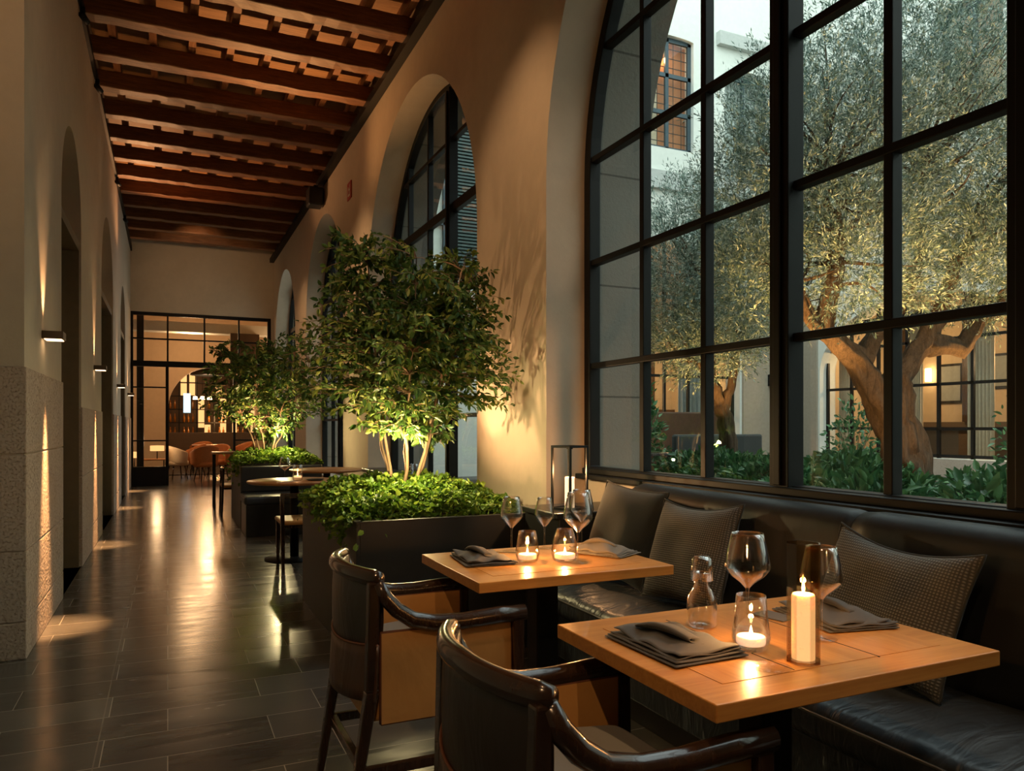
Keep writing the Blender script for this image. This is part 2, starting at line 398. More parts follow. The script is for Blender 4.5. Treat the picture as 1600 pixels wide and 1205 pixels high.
for i, yy in enumerate((7.5, 9.0, 12.4, 14.6)):
    t = thing('rail_spotlight', ['small black spotlight nearest the camera on the left ceiling rail', 'second small black spotlight along the left ceiling rail', 'third small black spotlight along the left ceiling rail', 'farthest small black spotlight on the left ceiling rail'][i], 'spotlight', (XL + .03, yy, 4.88), group='spotlights on the ceiling rail')
    MB().box(-.02, .02, -.02, .02, -.05, 0).build('bracket', 'black_steel', t)
    MB().tube([(-.01, -.03, -.07), (.03, .05, -.10)], .028, 12).build('can', 'black_steel', t)
t = thing('ceiling_speaker', 'black speaker hung from the right ceiling rail', 'speaker', (XR - .12, 11.6, 4.88))
MB().box(-.03, .03, -.03, .03, -.05, 0).build('bracket', 'black_steel', t); MB().box(-.12, .10, -.14, .14, -.32, -.05).build('speaker_body', 'black_lacquer', t, bevel=.02)
# fire sign
t = thing('wall_sign', 'small red fire equipment sign high on the window wall', 'sign', (XR - .001, 9.78, 4.30))
MB().box(-.012, 0, -.11, .11, -.11, .11).build('sign_plate', 'red_sign', t)
m = MB(); m.box(-.016, -.012, -.07, -.05, -.07, .07); m.box(-.016, -.012, -.05, .03, .0, .02); m.box(-.016, -.012, -.05, .05, -.07, -.05); m.box(-.016, -.012, .02, .04, -.05, .05); m.build('pictogram', 'white_mark', t)

# ------------------------------------------------------------------ windows
def window(name, label, o, sill, verts, thick, hors, heavy=(), fw=.07, x0=2.42, x1=2.50):
    a, b, _, spring, rise = o; t = thing(name, None, None); t['kind'] = 'structure'; t['label'] = label
    n = 48; outer = [(a, sill), (a, spring)]; c = (a + b) / 2; r = (b - a) / 2
    outer += [(c - r * math.cos(PI * k / n), spring + rise * math.sin(PI * k / n)) for k in range(1, n)] + [(b, spring), (b, sill)]
    inner = [(a + fw, sill + fw), (a + fw, spring)] + [(c - (r - fw) * math.cos(PI * k / n), spring + (rise - fw) * math.sin(PI * k / n)) for k in range(1, n)] + [(b - fw, spring), (b - fw, sill + fw)]
    m = MB(); N = len(outer); vs = []
    for (p, q) in zip(outer, inner): vs += [(x0, *p), (x1, *p), (x1, *q), (x0, *q)]
    m.add(vs, [(4 * k + e, 4 * k + (e + 1) % 4, 4 * ((k + 1) % N) + (e + 1) % 4, 4 * ((k + 1) % N) + e) for k in range(N) for e in range(4)])
    m.build('window_frame', 'black_steel', t, bevel=.006)
    ia = (a + fw, b - fw, sill, spring, rise - fw)
    for y in verts:
        w = .055 if y in thick else .020; z1 = arch_z(y, ia) + .01
        m = MB(); m.box(x0 + (-.02 if y in thick else .015), x1 - .01, y - w, y + w, sill + fw - .01, z1)
        if y in thick: m.box(x0 - .035, x0 - .02, y - .02, y + .02, sill + fw, z1 - .03)
        m.build('mullion', 'black_steel', t, bevel=.004)
    for z in hors:
        if z > spring:
            k = math.sqrt(max(0, 1 - ((z - spring) / (rise - fw)) ** 2)) * (r - fw)
            if k < .1: continue
            ya, yb = c - k - .01, c + k + .01
        else: ya, yb = a + fw - .01, b - fw + .01
        w = .045 if z in heavy else .018
        m = MB(); m.box(x0 + .012, x1 - .014, ya, yb, z - w, z + w); m.build('glazing_bar', 'black_steel', t, bevel=.004)
    poly = [(p[0], p[1]) for p in inner]; m = MB(); m.add([(x0 + .045, p[0], p[1]) for p in poly], [tuple(range(len(poly)))]); m.build('glass', 'window_glass', t, fixn=False)
    return t
V1 = [.45, .96, 1.462, 1.975, 2.49, 3.04, 3.58]
window('window_1', 'huge arched black steel window beside the dining tables', W[0], .925, V1, (1.462, 2.49), [1.63, 2.28, 2.93, 3.58, 4.23])
def evenly(o, n): return [o[0] + (o[1] - o[0]) * k / n for k in range(1, n)]
v2 = evenly(W[1], 5); window('window_2', 'arched black steel window behind the large planter tree', W[1], .5, v2, (v2[1],), [1.35, 2.0, 2.65, 3.31, 3.96], (3.31,), .06)
v3 = evenly(W[2], 4); window('window_3', 'third arched black steel window down the hall', W[2], .5, v3, (v3[1],), [1.35, 2.0, 2.65, 3.31, 3.96], (3.31,), .06)
v4 = evenly(W[3], 4); window('window_4', 'farthest narrow arched window near the glass partition', W[3], .5, v4, (v4[1],), [1.35, 2.0, 2.65, 3.31, 3.96], (3.31,), .06)
# black sill moulding under window 1
m = MB(); m.box(2.32, 2.43, -.1, 4.14, .925, .955); m.box(2.37, 2.43, -.1, 4.14, .955, .99); o = m.build('trim_1', 'black_steel', bevel=.006); st(o, 'stepped black sill moulding below the large window')
# ------------------------------------------------------------------ end wall with glass partition
EW = MB(); EW.box(-1.3, XR, YE, YE + .25, 3.64, 5.35); EW.box(-1.3, XL - .02, YE, YE + .25, 0, 3.64)
EW.box(XR - .06, XR, YE, YE + .25, 0, 3.64)
st(EW.build('wall_end', 'plaster_left'), 'brown plastered end wall above the glass partition')
t = thing('glass_partition', 'black steel and glass partition with a doorway at the hall end', 'partition'); t['kind'] = 'structure'
gy0, gy1 = YE + .02, YE + .09; xa, xb = XL - .02, XR - .06; xd0, xd1 = .0, 1.30
def g(x0, x1, z0, z1, name='partition_bar', y0=gy0, y1=gy1): return bx(name, 'black_steel', x0, x1, y0, y1, z0, z1, t, .003)
g(xa, xa + .07, 0, 3.64); g(xb - .07, xb, 0, 3.64); g(xa + .07, xb - .07, 3.57, 3.64); g(xa + .07, xb - .07, 2.50, 2.62)
g(xa + .07, xb - .07, 3.07, 3.10)
for x in (.0, .72, 1.42): g(x - .018, x + .018, 2.62, 3.57)
g(-.04, .02, 0, 2.50); g(xd1, xd1 + .05, 0, 2.50)
for z in (.93, 2.05):
    g(xa + .07, -.04, z, z + .03); g(xd1 + .05, xb - .07, z, z + .03)
g(xa + .07, -.04, 0, .40, 'bottom_panel'); g(xd1 + .05, xb - .07, 0, .40, 'bottom_panel')
for (x0, x1, z0, z1) in ((xa + .07, -.04, .40, 2.5), (xd1 + .05, xb - .07, .40, 2.5), (xa + .07, xb - .07, 2.62, 3.57)):
    MB().add([(x0, gy0 + .03, z0), (x1, gy0 + .03, z0), (x1, gy0 + .03, z1), (x0, gy0 + .03, z1)], [(0, 1, 2, 3)]).build('glass_pane', 'window_glass', t, fixn=False)
# room beyond
ya_ = 20.9
st(arch_wall(MB(), -2.6, 4.2, 0, 4.2, ya_, ya_ + .4, [(.02, 2.12, 0, 1.72, 1.05)], PX).build('wall_inner', 'plaster_tan', fixn=False), 'tan wall with an arched opening beyond the partition')
st(bx('wall_far', 'dark_door', -2.6, 4.2, 30, 30.3, 0, 4.2))
m = MB(); m.box(-2.8, -2.6, YE + .25, 30.3, 0, 4.2); m.box(-2.8, -1.25, YE + .05, YE + .25, 0, 4.2); st(m.build('wall_side', 'plaster_tan'))
m = MB(); m.box(4.2, 4.4, YE + .05, 30.3, 0, 4.2); m.box(XR, 4.4, YE + .05, YE + .25, 0, 4.2); st(m.build('wall_side', 'plaster_tan'))
st(bx('ceiling', 'plaster_tan', -2.8, 4.4, YE + .2, 30.3, 4.2, 4.3), 'plain ceiling of the room beyond the partition')
st(bx('floor', 'slate_floor', XR + .401, 4.4, YE + .05, 30.3, -.1, 0))
st(bx('trim_2', 'facade', -2.6, 4.2, 19.2, 19.6, 3.45, 3.68), 'pale ceiling bulkhead beyond the transom')
st(bx('trim_3', 'dark_door', 1.35, 2.0, 19.0, 19.2, 2.5, 3.45), 'brown hanging panel beyond the transom')
tag(bx('steel_column', 'black_steel', -.62, -.48, 18.5, 18.64, 0, 4.2), 'black steel column behind the left pane of the partition', 'column')

# ------------------------------------------------------------------ banquette
bq = thing('banquette', 'long black leather banquette beneath the large window', 'sofa')
y0, y1 = -.75, 3.42
bx('plinth_base', 'black_lacquer', 1.80, 2.40, y0, y1, 0, .12, bq); bx('seat_base', 'banquette_leather', 1.74, 2.40, y0, y1, .12, .33, bq, .01)
for (a, b) in ((y0, 1.93), (1.935, y1)):
    # seat cushion: rounded slab, slightly domed and wrinkled
    def prof(tn):
        pts = []
        return pts
    m = MB(); ring = []
    for q in range(6): th = PI / 2 * q / 5; ring.append((1.70 + .05 - .05 * math.sin(PI / 2 - th) * 1 , 0))
    R0 = .05; P_ = []
    for q in range(7): th = -PI / 2 - PI / 2 * q / 6; P_.append((1.69 + R0 + R0 * math.cos(th), .33 + R0 + R0 * math.sin(th)))
    for q in range(7): th = PI - PI / 2 * q / 6; P_.append((1.69 + R0 + R0 * math.cos(th), .455 - R0 + R0 * math.sin(th)))
    for q in range(1, 10): x = 1.74 + .42 * q / 9; P_.append((x, .455 + .022 * math.sin(PI * q / 10)))
    P_.append((2.2, .33)); n = 60; vs = []
    for q in range(n + 1):
        y = a + (b - a) * q / n; e = min(1, min(q, n - q) / 2.0)
        for (x, z) in P_: vs.append((x + (1 - e) * (.02 if x < 1.9 else 0), y, z - (1 - e) * (.025 if z > .42 else 0) + (.004 * math.sin(y * 9 + x * 14) * math.sin(y * 23) if z > .44 else 0)))
    M_ = len(P_)
    fs = [(q * M_ + e, q * M_ + (e + 1) % M_, (q + 1) * M_ + (e + 1) % M_, (q + 1) * M_ + e) for q in range(n) for e in range(M_)] + [tuple(range(M_)), tuple(n * M_ + e for e in range(M_ - 1, -1, -1))]
    m.add(vs, fs, True); m.build('seat_cushion', 'banquette_leather', bq)
    MB().tube([(1.693, a + .01, .452 - .03), (1.693, b - .01, .452 - .03)], .005, 6).build('piping', 'piping', bq)
    # backrest with rolled top
    B = [(2.14, .44)] + [(2.135 + .05 * q / 8, .44 + .40 * q / 8) for q in range(1, 9)]
    for q in range(1, 12): th = PI - PI * q / 11; B.append((2.275 + .09 * math.cos(th), .865 + .085 * math.sin(th)))
    B += [(2.39, .44)]; vs = []; n = 40; M_ = len(B)
    for q in range(n + 1):
        y = a + (b - a) * q / n
        dend = 0
        if b == y1: dd = (y1 - y); dend = max(0, 1 - dd / .12)
        seam = 1 if ((q == 0 and a != y0) or (q == n and b != y1)) else 0
        k = 1 - .0 * dend - .03 * seam
        for (x, z) in B:
            cx, cz = 2.29, .60
            kk = 1 - .35 * dend ** 3
            vs.append((cx + (x - cx) * (kk - .04 * seam), y, .44 + (z - .44) * (kk if z > .5 else 1) - .006 * seam))
    fs = [(q * M_ + e, q * M_ + (e + 1) % M_, (q + 1) * M_ + (e + 1) % M_, (q + 1) * M_ + e) for q in range(n) for e in range(M_)] + [tuple(range(M_)), tuple(n * M_ + e for e in range(M_ - 1, -1, -1))]
    MB().add(vs, fs, True).build('backrest', 'banquette_back_leather', bq)
# console under the black lantern
t = thing('console_box', 'low black console box at the end of the banquette under the lantern', 'console', (0, 0, 0))
MB().box(1.84, 2.40, 3.45, 3.86, 0, .77).build('console_body', 'black_lacquer', t, bevel=.006); MB().box(1.82, 2.41, 3.44, 3.88, .77, .80).build('console_top', 'black_lacquer', t, bevel=.004)

# ------------------------------------------------------------------ pillows
def pillow(w, h, T, mat, label, loc, rot, bend=0, piping=True):
    t = thing('throw_pillow', label, 'pillow', loc, group='pillows on the banquette'); t.rotation_euler = rot
    n = 29
    def shell(s):
        def fn(u, v):
            x, y = 2 * u - 1, 2 * v - 1
            k = max(0, (1 - abs(x) ** 2.6)) ** .55 * max(0, (1 - abs(y) ** 2.6)) ** .55
            px = x * w / 2 * (1 - .07 * (1 - y * y) ** 1 * abs(x)); py = y * h / 2 * (1 - .09 * (1 - x * x) * abs(y))
            dent = .35 * math.exp(-((x - .1) ** 2) / .12) * max(0, y) ** 2
            return (px, py - bend * (1 - x * x) * max(0, y), s * T / 2 * k * (1 - .18 * math.exp(-(x * x + (y - .2) ** 2) / .15)) + .008 * math.sin(5 * x + 3 * y) * k)
        return fn
    MB().grid(shell(1), n, n).grid(shell(-1), n, n).build('pillow_cover', mat, t)
    pts = []
    f = shell(1)
    for q in range(40): pts.append(f(q / 39, 0)[:2])
    for q in range(1, 40): pts.append(f(1, q / 39)[:2])
    for q in range(1, 40): pts.append(f(1 - q / 39, 1)[:2])
    for q in range(1, 40): pts.append(f(0, 1 - q / 39)[:2])
    MB().tube([(p[0], p[1], 0) for p in pts], .0045, 6).build('piping', 'dark_fabric', t)
    return t
import mathutils
def stand(tilt, yawd, roll=0):  # pillow plane: local x along -Y, local y up, faces -X; tilt leans back
    Rm = Matrix.Rotation(math.radians(yawd), 3, 'Z') @ Matrix(((0, 0, -1), (-1, 0, 0), (0, 1, 0)))
    Rm = Matrix.Rotation(math.radians(yawd), 3, 'Z') @ Matrix.Rotation(math.radians(tilt), 3, 'Y') @ Matrix(((0, 0, -1), (-1, 0, 0), (0, 1, 0))) @ Matrix.Rotation(math.radians(roll), 3, 'Z')
    return Rm.to_euler()
pillow(.54, .43, .15, 'knit_fabric', 'wide knitted grey pillow behind the nearest table', (2.03, 1.655, .70), stand(20, -4, -3), .03)
pillow(.47, .45, .16, 'knit_fabric', 'square knitted grey pillow between the two tables', (2.04, 2.63, .71), stand(20, 6, 2), .02)
pillow(.50, .47, .14, 'dark_fabric', 'smooth dark grey pillow at the far end of the banquette', (2.03, 3.14, .73), stand(18, 4, -3), .0)

# ------------------------------------------------------------------ tables
def dining_table(label, x0, x1, y0, y1, grooves):
    cx, cy = (x0 + x1) / 2, (y0 + y1) / 2
    t = thing('dining_table', label, 'table', (cx, cy, 0), group='wooden tables at the banquette'); hx, hy = (x1 - x0) / 2, (y1 - y0) / 2
    m = MB(); z0, z1 = .705, .74; bw = .085
    MB().box(-hx, hx, -hy, hy, z0, z1).build('table_edge', 'table_wood_cross', t, bevel=.0025).name = 'tabletop'
    m = MB()
    def brd(poly): m.extrude(poly, z1 - .0005, z1 + .0008, lambda a, tt, b: (a, b, tt))
    e = .003
    MBc = MB(); MBc.box(-hx + bw, hx - bw, -hy + bw, hy - bw, z1 - .001, z1 + .001); MBc.build('centre_panel', 'table_wood', t)
    for i, gx in enumerate(grooves):
        a, b = gx[1:]
        MB().box(gx[0] - cx - .0012, gx[0] - cx + .0012, a - cy, b - cy, z1, z1 + .0016).build('inlay_line', 'black_steel', t)
    MB().box(-.045, .045, -.045, .045, .02, .69).build('pedestal', 'black_steel', t, bevel=.006)
    MB().box(-.25, .25, -.20, .20, .69, .705).build('top_plate', 'black_steel', t)
    MB().box(-.25, .25, -.25, .25, 0, .02).build('base_plate', 'black_steel', t, bevel=.005)
    return t
dining_table('square oak table nearest the camera with a smoked glass lantern', .912, 1.72, 1.10, 1.72, [(1.19, 1.19, 1.635), (1.43, 1.18, 1.60)])
dining_table('square oak table in front of the planter with two tea lights', .92, 1.69, 2.275, 2.885, [])
TZ = .742
# ------------------------------------------------------------------ armchairs
def armchair(label, loc, rotz=0):
    t = thing('armchair', label, 'chair', loc, rotz, 'leather armchairs at the oak tables')
    for s in (1, -1):
        m = MB(); m.taper((-.075, s * .235, 0), (-.005, s * .235, .45), .013, .014, .020, .020); m.taper((-.005, s * .235, .45), (.0, s * .24, .78), .020, .020, .017, .018)
        m.build('back_leg', 'dark_wood', t, bevel=.006)
        m = MB(); m.taper((.49, s * .245, 0), (.475, s * .25, .625), .013, .013, .019, .018); m.build('front_leg', 'dark_wood', t, bevel=.006)
        arm = [(.50, s * .252, .640), (.40, s * .255, .640), (.28, s * .255, .634), (.19, s * .253, .638), (.12, s * .25, .655), (.07, s * .247, .69), (.035, s * .245, .73), (.01, s * .243, .775)]
        MB().tube(arm, [.028, .030, .029, .028, .027, .026, .025, .022], 12, flat=(.85, .95)).build('armrest', 'dark_wood', t)
        # leather side panel
        def sp(u, v, s=s, o=1):
            bul = math.sin(PI * u) * math.sin(PI * v); x = .025 + .43 * u; z = .345 + (.275 + .0 * u) * v
            return (x, s * (.238 + o * (.006 + .008 * bul)), z)
        m = MB().grid(lambda u, v: sp(u, v), 12, 8).grid(lambda u, v: sp(u, v, o=-1), 12, 8)
        rim = [sp(0, q / 8, o=0) for q in range(9)] + [sp(q / 8, 1, o=0) for q in range(1, 9)] + [sp(1, 1 - q / 8, o=0) for q in range(1, 9)] + [sp(1 - q / 8, 0, o=0) for q in range(1, 9)]
        pn = m.build('side_panel', 'tan_leather', t); pn['label'] = 'tan leather panel under the armrest'
        MB().tube(rim, .0065, 6).build('panel_piping', 'stitching', pn)
        MB().box(-.045, .488, s * .238 - .010, s * .238 + .010, .19, .222).build('stretcher', 'dark_wood', t, bevel=.004)
    MB().box(-.04, -.015, -.225, .225, .19, .222).build('stretcher', 'dark_wood', t, bevel=.004)
    MB().box(.455, .48, -.235, .235, .30, .335).build('stretcher', 'dark_wood', t, bevel=.004)
    bow = lambda q: (-.055 + .075 * (abs(q) ** 2.2), q * .25)
    pts = [(*bow(q / 10), .795 - .008 * abs(q / 10)) for q in range(-10, 11)]
    MB().tube(pts, [.022] + [.026] * 19 + [.022], 12, flat=(.85, 1.0)).build('top_rail', 'dark_wood', t)
    def back(u, v, off=0):
        q = 2 * u - 1; x, y = bow(q); return (x + .018 + off - .0 * v, y * .985, .545 + .245 * v - .0)
    m = MB().grid(lambda u, v: back(u, v, -.022 - .006 * math.sin(PI * v)), 22, 8).grid(lambda u, v: back(.06 + .88 * u, v, .006 + .012 * math.sin(PI * v)), 22, 8)
    m.build('backrest', 'black_leather', t, solid=.004)
    def belt(u, v):
        q = 2 * u - 1; x, y = bow(q); return (x - .018 + .01 * v, y * 1.03, .42 + .17 * v - .02 * math.cos(PI * q / 2))
    b = MB().grid(belt, 24, 6).build('back_strap', 'brown_leather', t, solid=.008); b['label'] = 'wide brown leather strap low on the back'
    MB().tube([Vector(belt(q / 20, 1)) + Vector((-.003, 0, 0)) for q in range(21)], .004, 6).build('strap_edge', 'stitching', b)
    MB().box(-.02, .455, -.222, .222, .345, .44).build('seat_frame', 'tan_leather', t, bevel=.012)
    def cush(s):
        def f(u, v):
            x, y = 2 * u - 1, 2 * v - 1; k = max(0, 1 - abs(x) ** 4) ** .5 * max(0, 1 - abs(y) ** 4) ** .5
            return (.225 + x * .222 * (1 - .04 * (1 - abs(y) ** 2)), y * .215, .50 + s * (.052 * k + .006 * math.sin(4 * x + 2 * y) * k))
        return f
    c = MB().grid(cush(1), 20, 20).grid(cush(-1), 20, 20).build('seat_cushion', 'seat_fabric', t); c['label'] = 'grey fabric seat cushion'
    return t
ch1 = armchair('leather armchair nearest the camera at the nearest table', (.575, 1.385, 0))
dup(ch1, (.565, 2.49, 0), 0, 'leather armchair at the table in front of the planter')

# ------------------------------------------------------------------ glassware
def wine_glass(label, x, y, h=.23, r=.048, z=TZ, grp='wine glasses on the oak tables', seg=32):
    t = thing('wine_glass', label, 'glass', (x, y, z), group=grp); hs = h * .44
    MB().lathe([(.0001, .0), (.036, 0), (.037, .0012), (.02, .003), (.0045, .008), (.0001, .009)], n=seg).build('foot', 'flat_glass', t)
    MB().lathe([(.0045, .008), (.0034, .02), (.0034, hs - .02), (.0055, hs - .004)], n=10).build('stem', 'stem_glass', t)
    hb = h - hs
    out = [(.0055, 0), (.018, .10), (r * .72, .22), (r * .97, .34), (r, .40), (r * .97, .48), (r * .88, .68), (r * .77, .86), (r * .70, 1)]
    P1 = [(a, hs - .004 + b * hb) for a, b in out]; P2 = [(max(.0001, a - .0012), hs - .004 + b * hb + (.002 if q == 0 else 0)) for q, (a, b) in enumerate(out)]
    MB().lathe(P1 + P2[::-1], n=seg).build('bowl', 'stem_glass', t); return t
wg = wine_glass('large wine glass on the nearest table beside the napkin', 1.318, 1.473, .245, .056)
wine_glass('wine glass standing just behind the smoked glass lantern', 1.42, 1.335, .225, .05)
wine_glass('wine glass at the planter side of the farther table', 1.27, 2.79, .225, .047)
wine_glass('slim wine glass in the middle of the farther table', 1.425, 2.80, .215, .041)
wine_glass('tall wine glass in front of the black lantern candle', 1.39, 2.456, .265, .055)
wine_glass('wine glass at the back of the farther table near the pillow', 1.585, 2.77, .245, .052)
def tea_glass(label, x, y, h=.115, r=.046, rt=.032, mat='amber_glass', cz=.012, z=TZ, lit=True, power=4):
    t = thing('tea_light_glass', label, 'candle holder', (x, y, z), group='tea lights in glasses')
    out = [(r * .62, 0), (r * .85, .006), (r, .03), (r * .97, .045), (r * .86, .075), (rt, h)]
    MB().lathe([(.0001, .004)] + [(max(.001, a - .0015), max(.004, b)) for a, b in out][::1] + [(a, b) for a, b in out][::-1] + [(.0001, 0)], n=32).build('glass_cup', mat, t)
    MB().lathe([(.0001, cz), (r * .72, cz), (r * .75, cz + .003), (r * .75, cz + .016), (r * .70, cz + .018), (.0001, cz + .0165)], n=24).build('wax', 'lit_wax_small', t)
    if lit:
        MB().lathe([(.0001, cz + .016), (.0032, cz + .020), (.004, cz + .026), (.002, cz + .036), (.0001, cz + .042)], n=10).build('flame', 'flame', t)
        light('tea_light_glow', 'POINT', (x, y, z + cz + .034), power, (1, .50, .18), size=.006)
    return t
tea_glass('left tea light in a tapered glass on the farther table', 1.226, 2.55)
tea_glass('right tea light in a wide tapered glass on the farther table', 1.358, 2.50, .122, .052, .030)
tea_glass('tapered glass with a tea light beside the smoked lantern', 1.205, 1.335, .125, .043, .033, 'clear_glass', .014, power=3)
# carafe with upturned glass
t = thing('carafe', 'small clear glass carafe on the nearest table capped by a tumbler', 'carafe', (1.234, 1.544, TZ))
cp = [(.030, 0), (.037, .006), (.038, .05), (.036, .075), (.024, .095), (.019, .105), (.019, .135)]
MB().lathe([(.0001, 0)] + cp + [(a - .002, b + .003) for a, b in cp][::-1] + [(.0001, .004)], n=32).build('carafe_body', 'stem_glass', t)
MB().lathe([(.0001, .178), (.018, .178), (.025, .170), (.027, .15), (.028, .118), (.0265, .118), (.0255, .15), (.0235, .168), (.017, .174), (.0001, .174)], n=32).build('tumbler_cap', 'stem_glass', t)
# smoked lantern
t = thing('smoked_glass_lantern', 'tall smoked glass lantern with a lit candle on the nearest table', 'lantern', (1.249, 1.223, TZ))
MB().lathe([(.0365, .002), (.0365, .256), (.0335, .256), (.0335, .006)], n=8, smooth=False, closed=True).build('lantern_glass', 'smoked_glass', t)
MB().lathe([(.0001, 0), (.0365, 0), (.0365, .006), (.0001, .006)], n=8, smooth=False).build('lantern_base', 'smoked_glass', t)
c = MB().lathe([(.0001, .0065), (.024, .0065), (.0242, .02), (.0242, .142), (.022, .146), (.012, .143), (.0001, .141)], n=28).build('candle', 'lit_wax', t)
MB().tube([(0, 0, .141), (.0004, 0, .150)], .0009, 6).build('wick', 'black_steel', c)
MB().lathe([(.0001, .148), (.0028, .152), (.0038, .158), (.002, .170), (.0001, .178)], n=10).build('flame', 'flame', c)
light('candle_glow', 'POINT', (1.249, 1.223, TZ + .163), 8, (1, .50, .18), size=.006)
# black open frame lantern
LX, LY = 1.985, 3.60
t = thing('frame_lantern', 'tall black metal open frame lantern with a lit candle at the banquette end', 'lantern', (LX, LY, .80)); t.rotation_euler = (0, 0, math.radians(18))
m = MB(); a = .066; H = .345
for sx in (-1, 1):
    for sy in (-1, 1): m.box(sx * a - .006, sx * a + .006, sy * a - .006, sy * a + .006, 0, H)
for z in (0, H - .012):
    for s in (-1, 1): m.box(-a, a, s * a - .006, s * a + .006, z, z + .012); m.box(s * a - .006, s * a + .006, -a, a, z, z + .012)
m.box(-a, a, -a, a, 0, .008); m.build('lantern_frame', 'black_steel', t, bevel=.0015)
m = MB(); m.box(-a, a, -.007, .007, H - .012, H - .004); m.box(-.012, .012, -.012, .012, H - .02, H - .004); m.build('top_bar', 'black_steel', t)
c = MB().lathe([(.0001, .0085), (.026, .0085), (.0262, .02), (.0262, .17), (.024, .174), (.012, .171), (.0001, .169)], n=28).build('candle', 'lit_wax', t)
MB().lathe([(.0001, .176), (.0028, .18), (.0038, .186), (.002, .198), (.0001, .206)], n=10).build('flame', 'flame', c)
light('candle_glow', 'POINT', (LX, LY, .80 + .205), 9, (1, .50, .2), size=.008)
# napkins
def napkin(label, x, y, w, d, rot, seed, mat='napkin_fabric', puff=.004, layers=4, thick=.0022, z=TZ):
    rnd = random.Random(seed); t = thing('napkin', label, 'napkin', (x, y, z + .001), rot, 'folded cloth napkins')
    m = MB(); zz = 0
    for L in range(layers):
        ox, oy, rr = rnd.uniform(-.006, .006), rnd.uniform(-.006, .006), rnd.uniform(-.05, .05); a, b = rnd.uniform(8, 16), rnd.uniform(6, 14); base = .002 + L * (thick + .0022)
        sw, sd = w * (1 - .035 * L), d * (1 - .05 * L)
        def f(u, v):
            X, Y = (u - .5) * sw, (v - .5) * sd; e = min(u, 1 - u, v, 1 - v)
            Z = base + puff * L * .5 * math.sin(PI * u) * math.sin(PI * v) + .0012 * L * math.sin(a * u + b * v + seed)
            if L == layers - 1 and u > .80: Z += .006 * (u - .8) / .2 * (.3 + v)
            Z = max(Z, .0014 + L * .0015)
            return (X * math.cos(rr) - Y * math.sin(rr) + ox, X * math.sin(rr) + Y * math.cos(rr) + oy, Z)
        m.grid(f, 22, 18)
    m.build('folded_cloth', mat, t, solid=thick)
    m = MB()   # a flap folded back over itself
    zt = .002 + layers * (thick + .0022)
    prof = [(0, .0), (.25, .002), (.55, .005), (.8, .009), (.95, .014), (1.0, .020), (.93, .025), (.7, .024), (.4, .020), (.1, .016)]
    def roll(u, v):
        k = v * (len(prof) - 1); i = min(int(k), len(prof) - 2); f_ = k - i; a_ = prof[i][0] * (1 - f_) + prof[i + 1][0] * f_; h_ = prof[i][1] * (1 - f_) + prof[i + 1][1] * f_
        return (w * (-.30 + .62 * u) + .012 * v, d * (-.12 + .34 * a_ * (.55 + .45 * u)) + .01 * math.sin(3 * u), zt + puff * .8 * math.sin(PI * u) + h_ * (.45 + .55 * math.sin(PI * min(1, u * .9 + .1))))
    m.grid(roll, 18, 24); m.build('fold_over', mat, t, solid=.002); return t
napkin('dark folded napkin on the corridor side of the nearest table', 1.066, 1.435, .27, .20, PI / 2, 1, puff=.008)
napkin('dark folded napkin on the banquette side of the nearest table', 1.60, 1.455, .25, .20, PI / 2 - .15, 2, puff=.018)
napkin('dark folded napkin on the corridor side of the farther table', 1.085, 2.655, .26, .19, PI / 2 - .1, 3, puff=.010)
napkin('light grey napkin on the banquette side of the farther table', 1.585, 2.60, .24, .17, PI / 2 + .5, 4, 'napkin_light', .022)
def card(label, x, y, rz, z=TZ):
    t = thing('menu_card', label, 'card', (x, y, z), rz); MB().box(-.035, .035, -.05, .05, .0, .0025).build('card_sheet', 'napkin_fabric', t); return t
card('small dark card lying behind the smoked lantern', 1.475, 1.545, .2)
def coaster(label, x, y, z=TZ):
    t = thing('glass_coaster', label, 'coaster', (x, y, z)); MB().lathe([(.0001, 0), (.042, 0), (.044, .002), (.042, .003), (.0001, .0025)], n=32).build('coaster_disc', 'flat_glass', t); return t
coaster('thin clear glass coaster left of the smoked lantern', 1.155, 1.222)
def cutlery(label, name, x, y, rz, z=TZ):
    t = thing(name, label, 'cutlery', (x, y, z), rz, 'cutlery on the tables'); m = MB()
    m.taper((0, 0, 0), (0, 0, .002), .0035, .10, .003, .10); m.build('handle', 'steel_cutlery', t); MB().box(-.008, .008, .05, .105, .0, .002).build('blade', 'steel_cutlery', t, bevel=.002); return t
cutlery('steel knife lying behind the tea lights on the farther table', 'table_knife', 1.19, 2.81, .9)

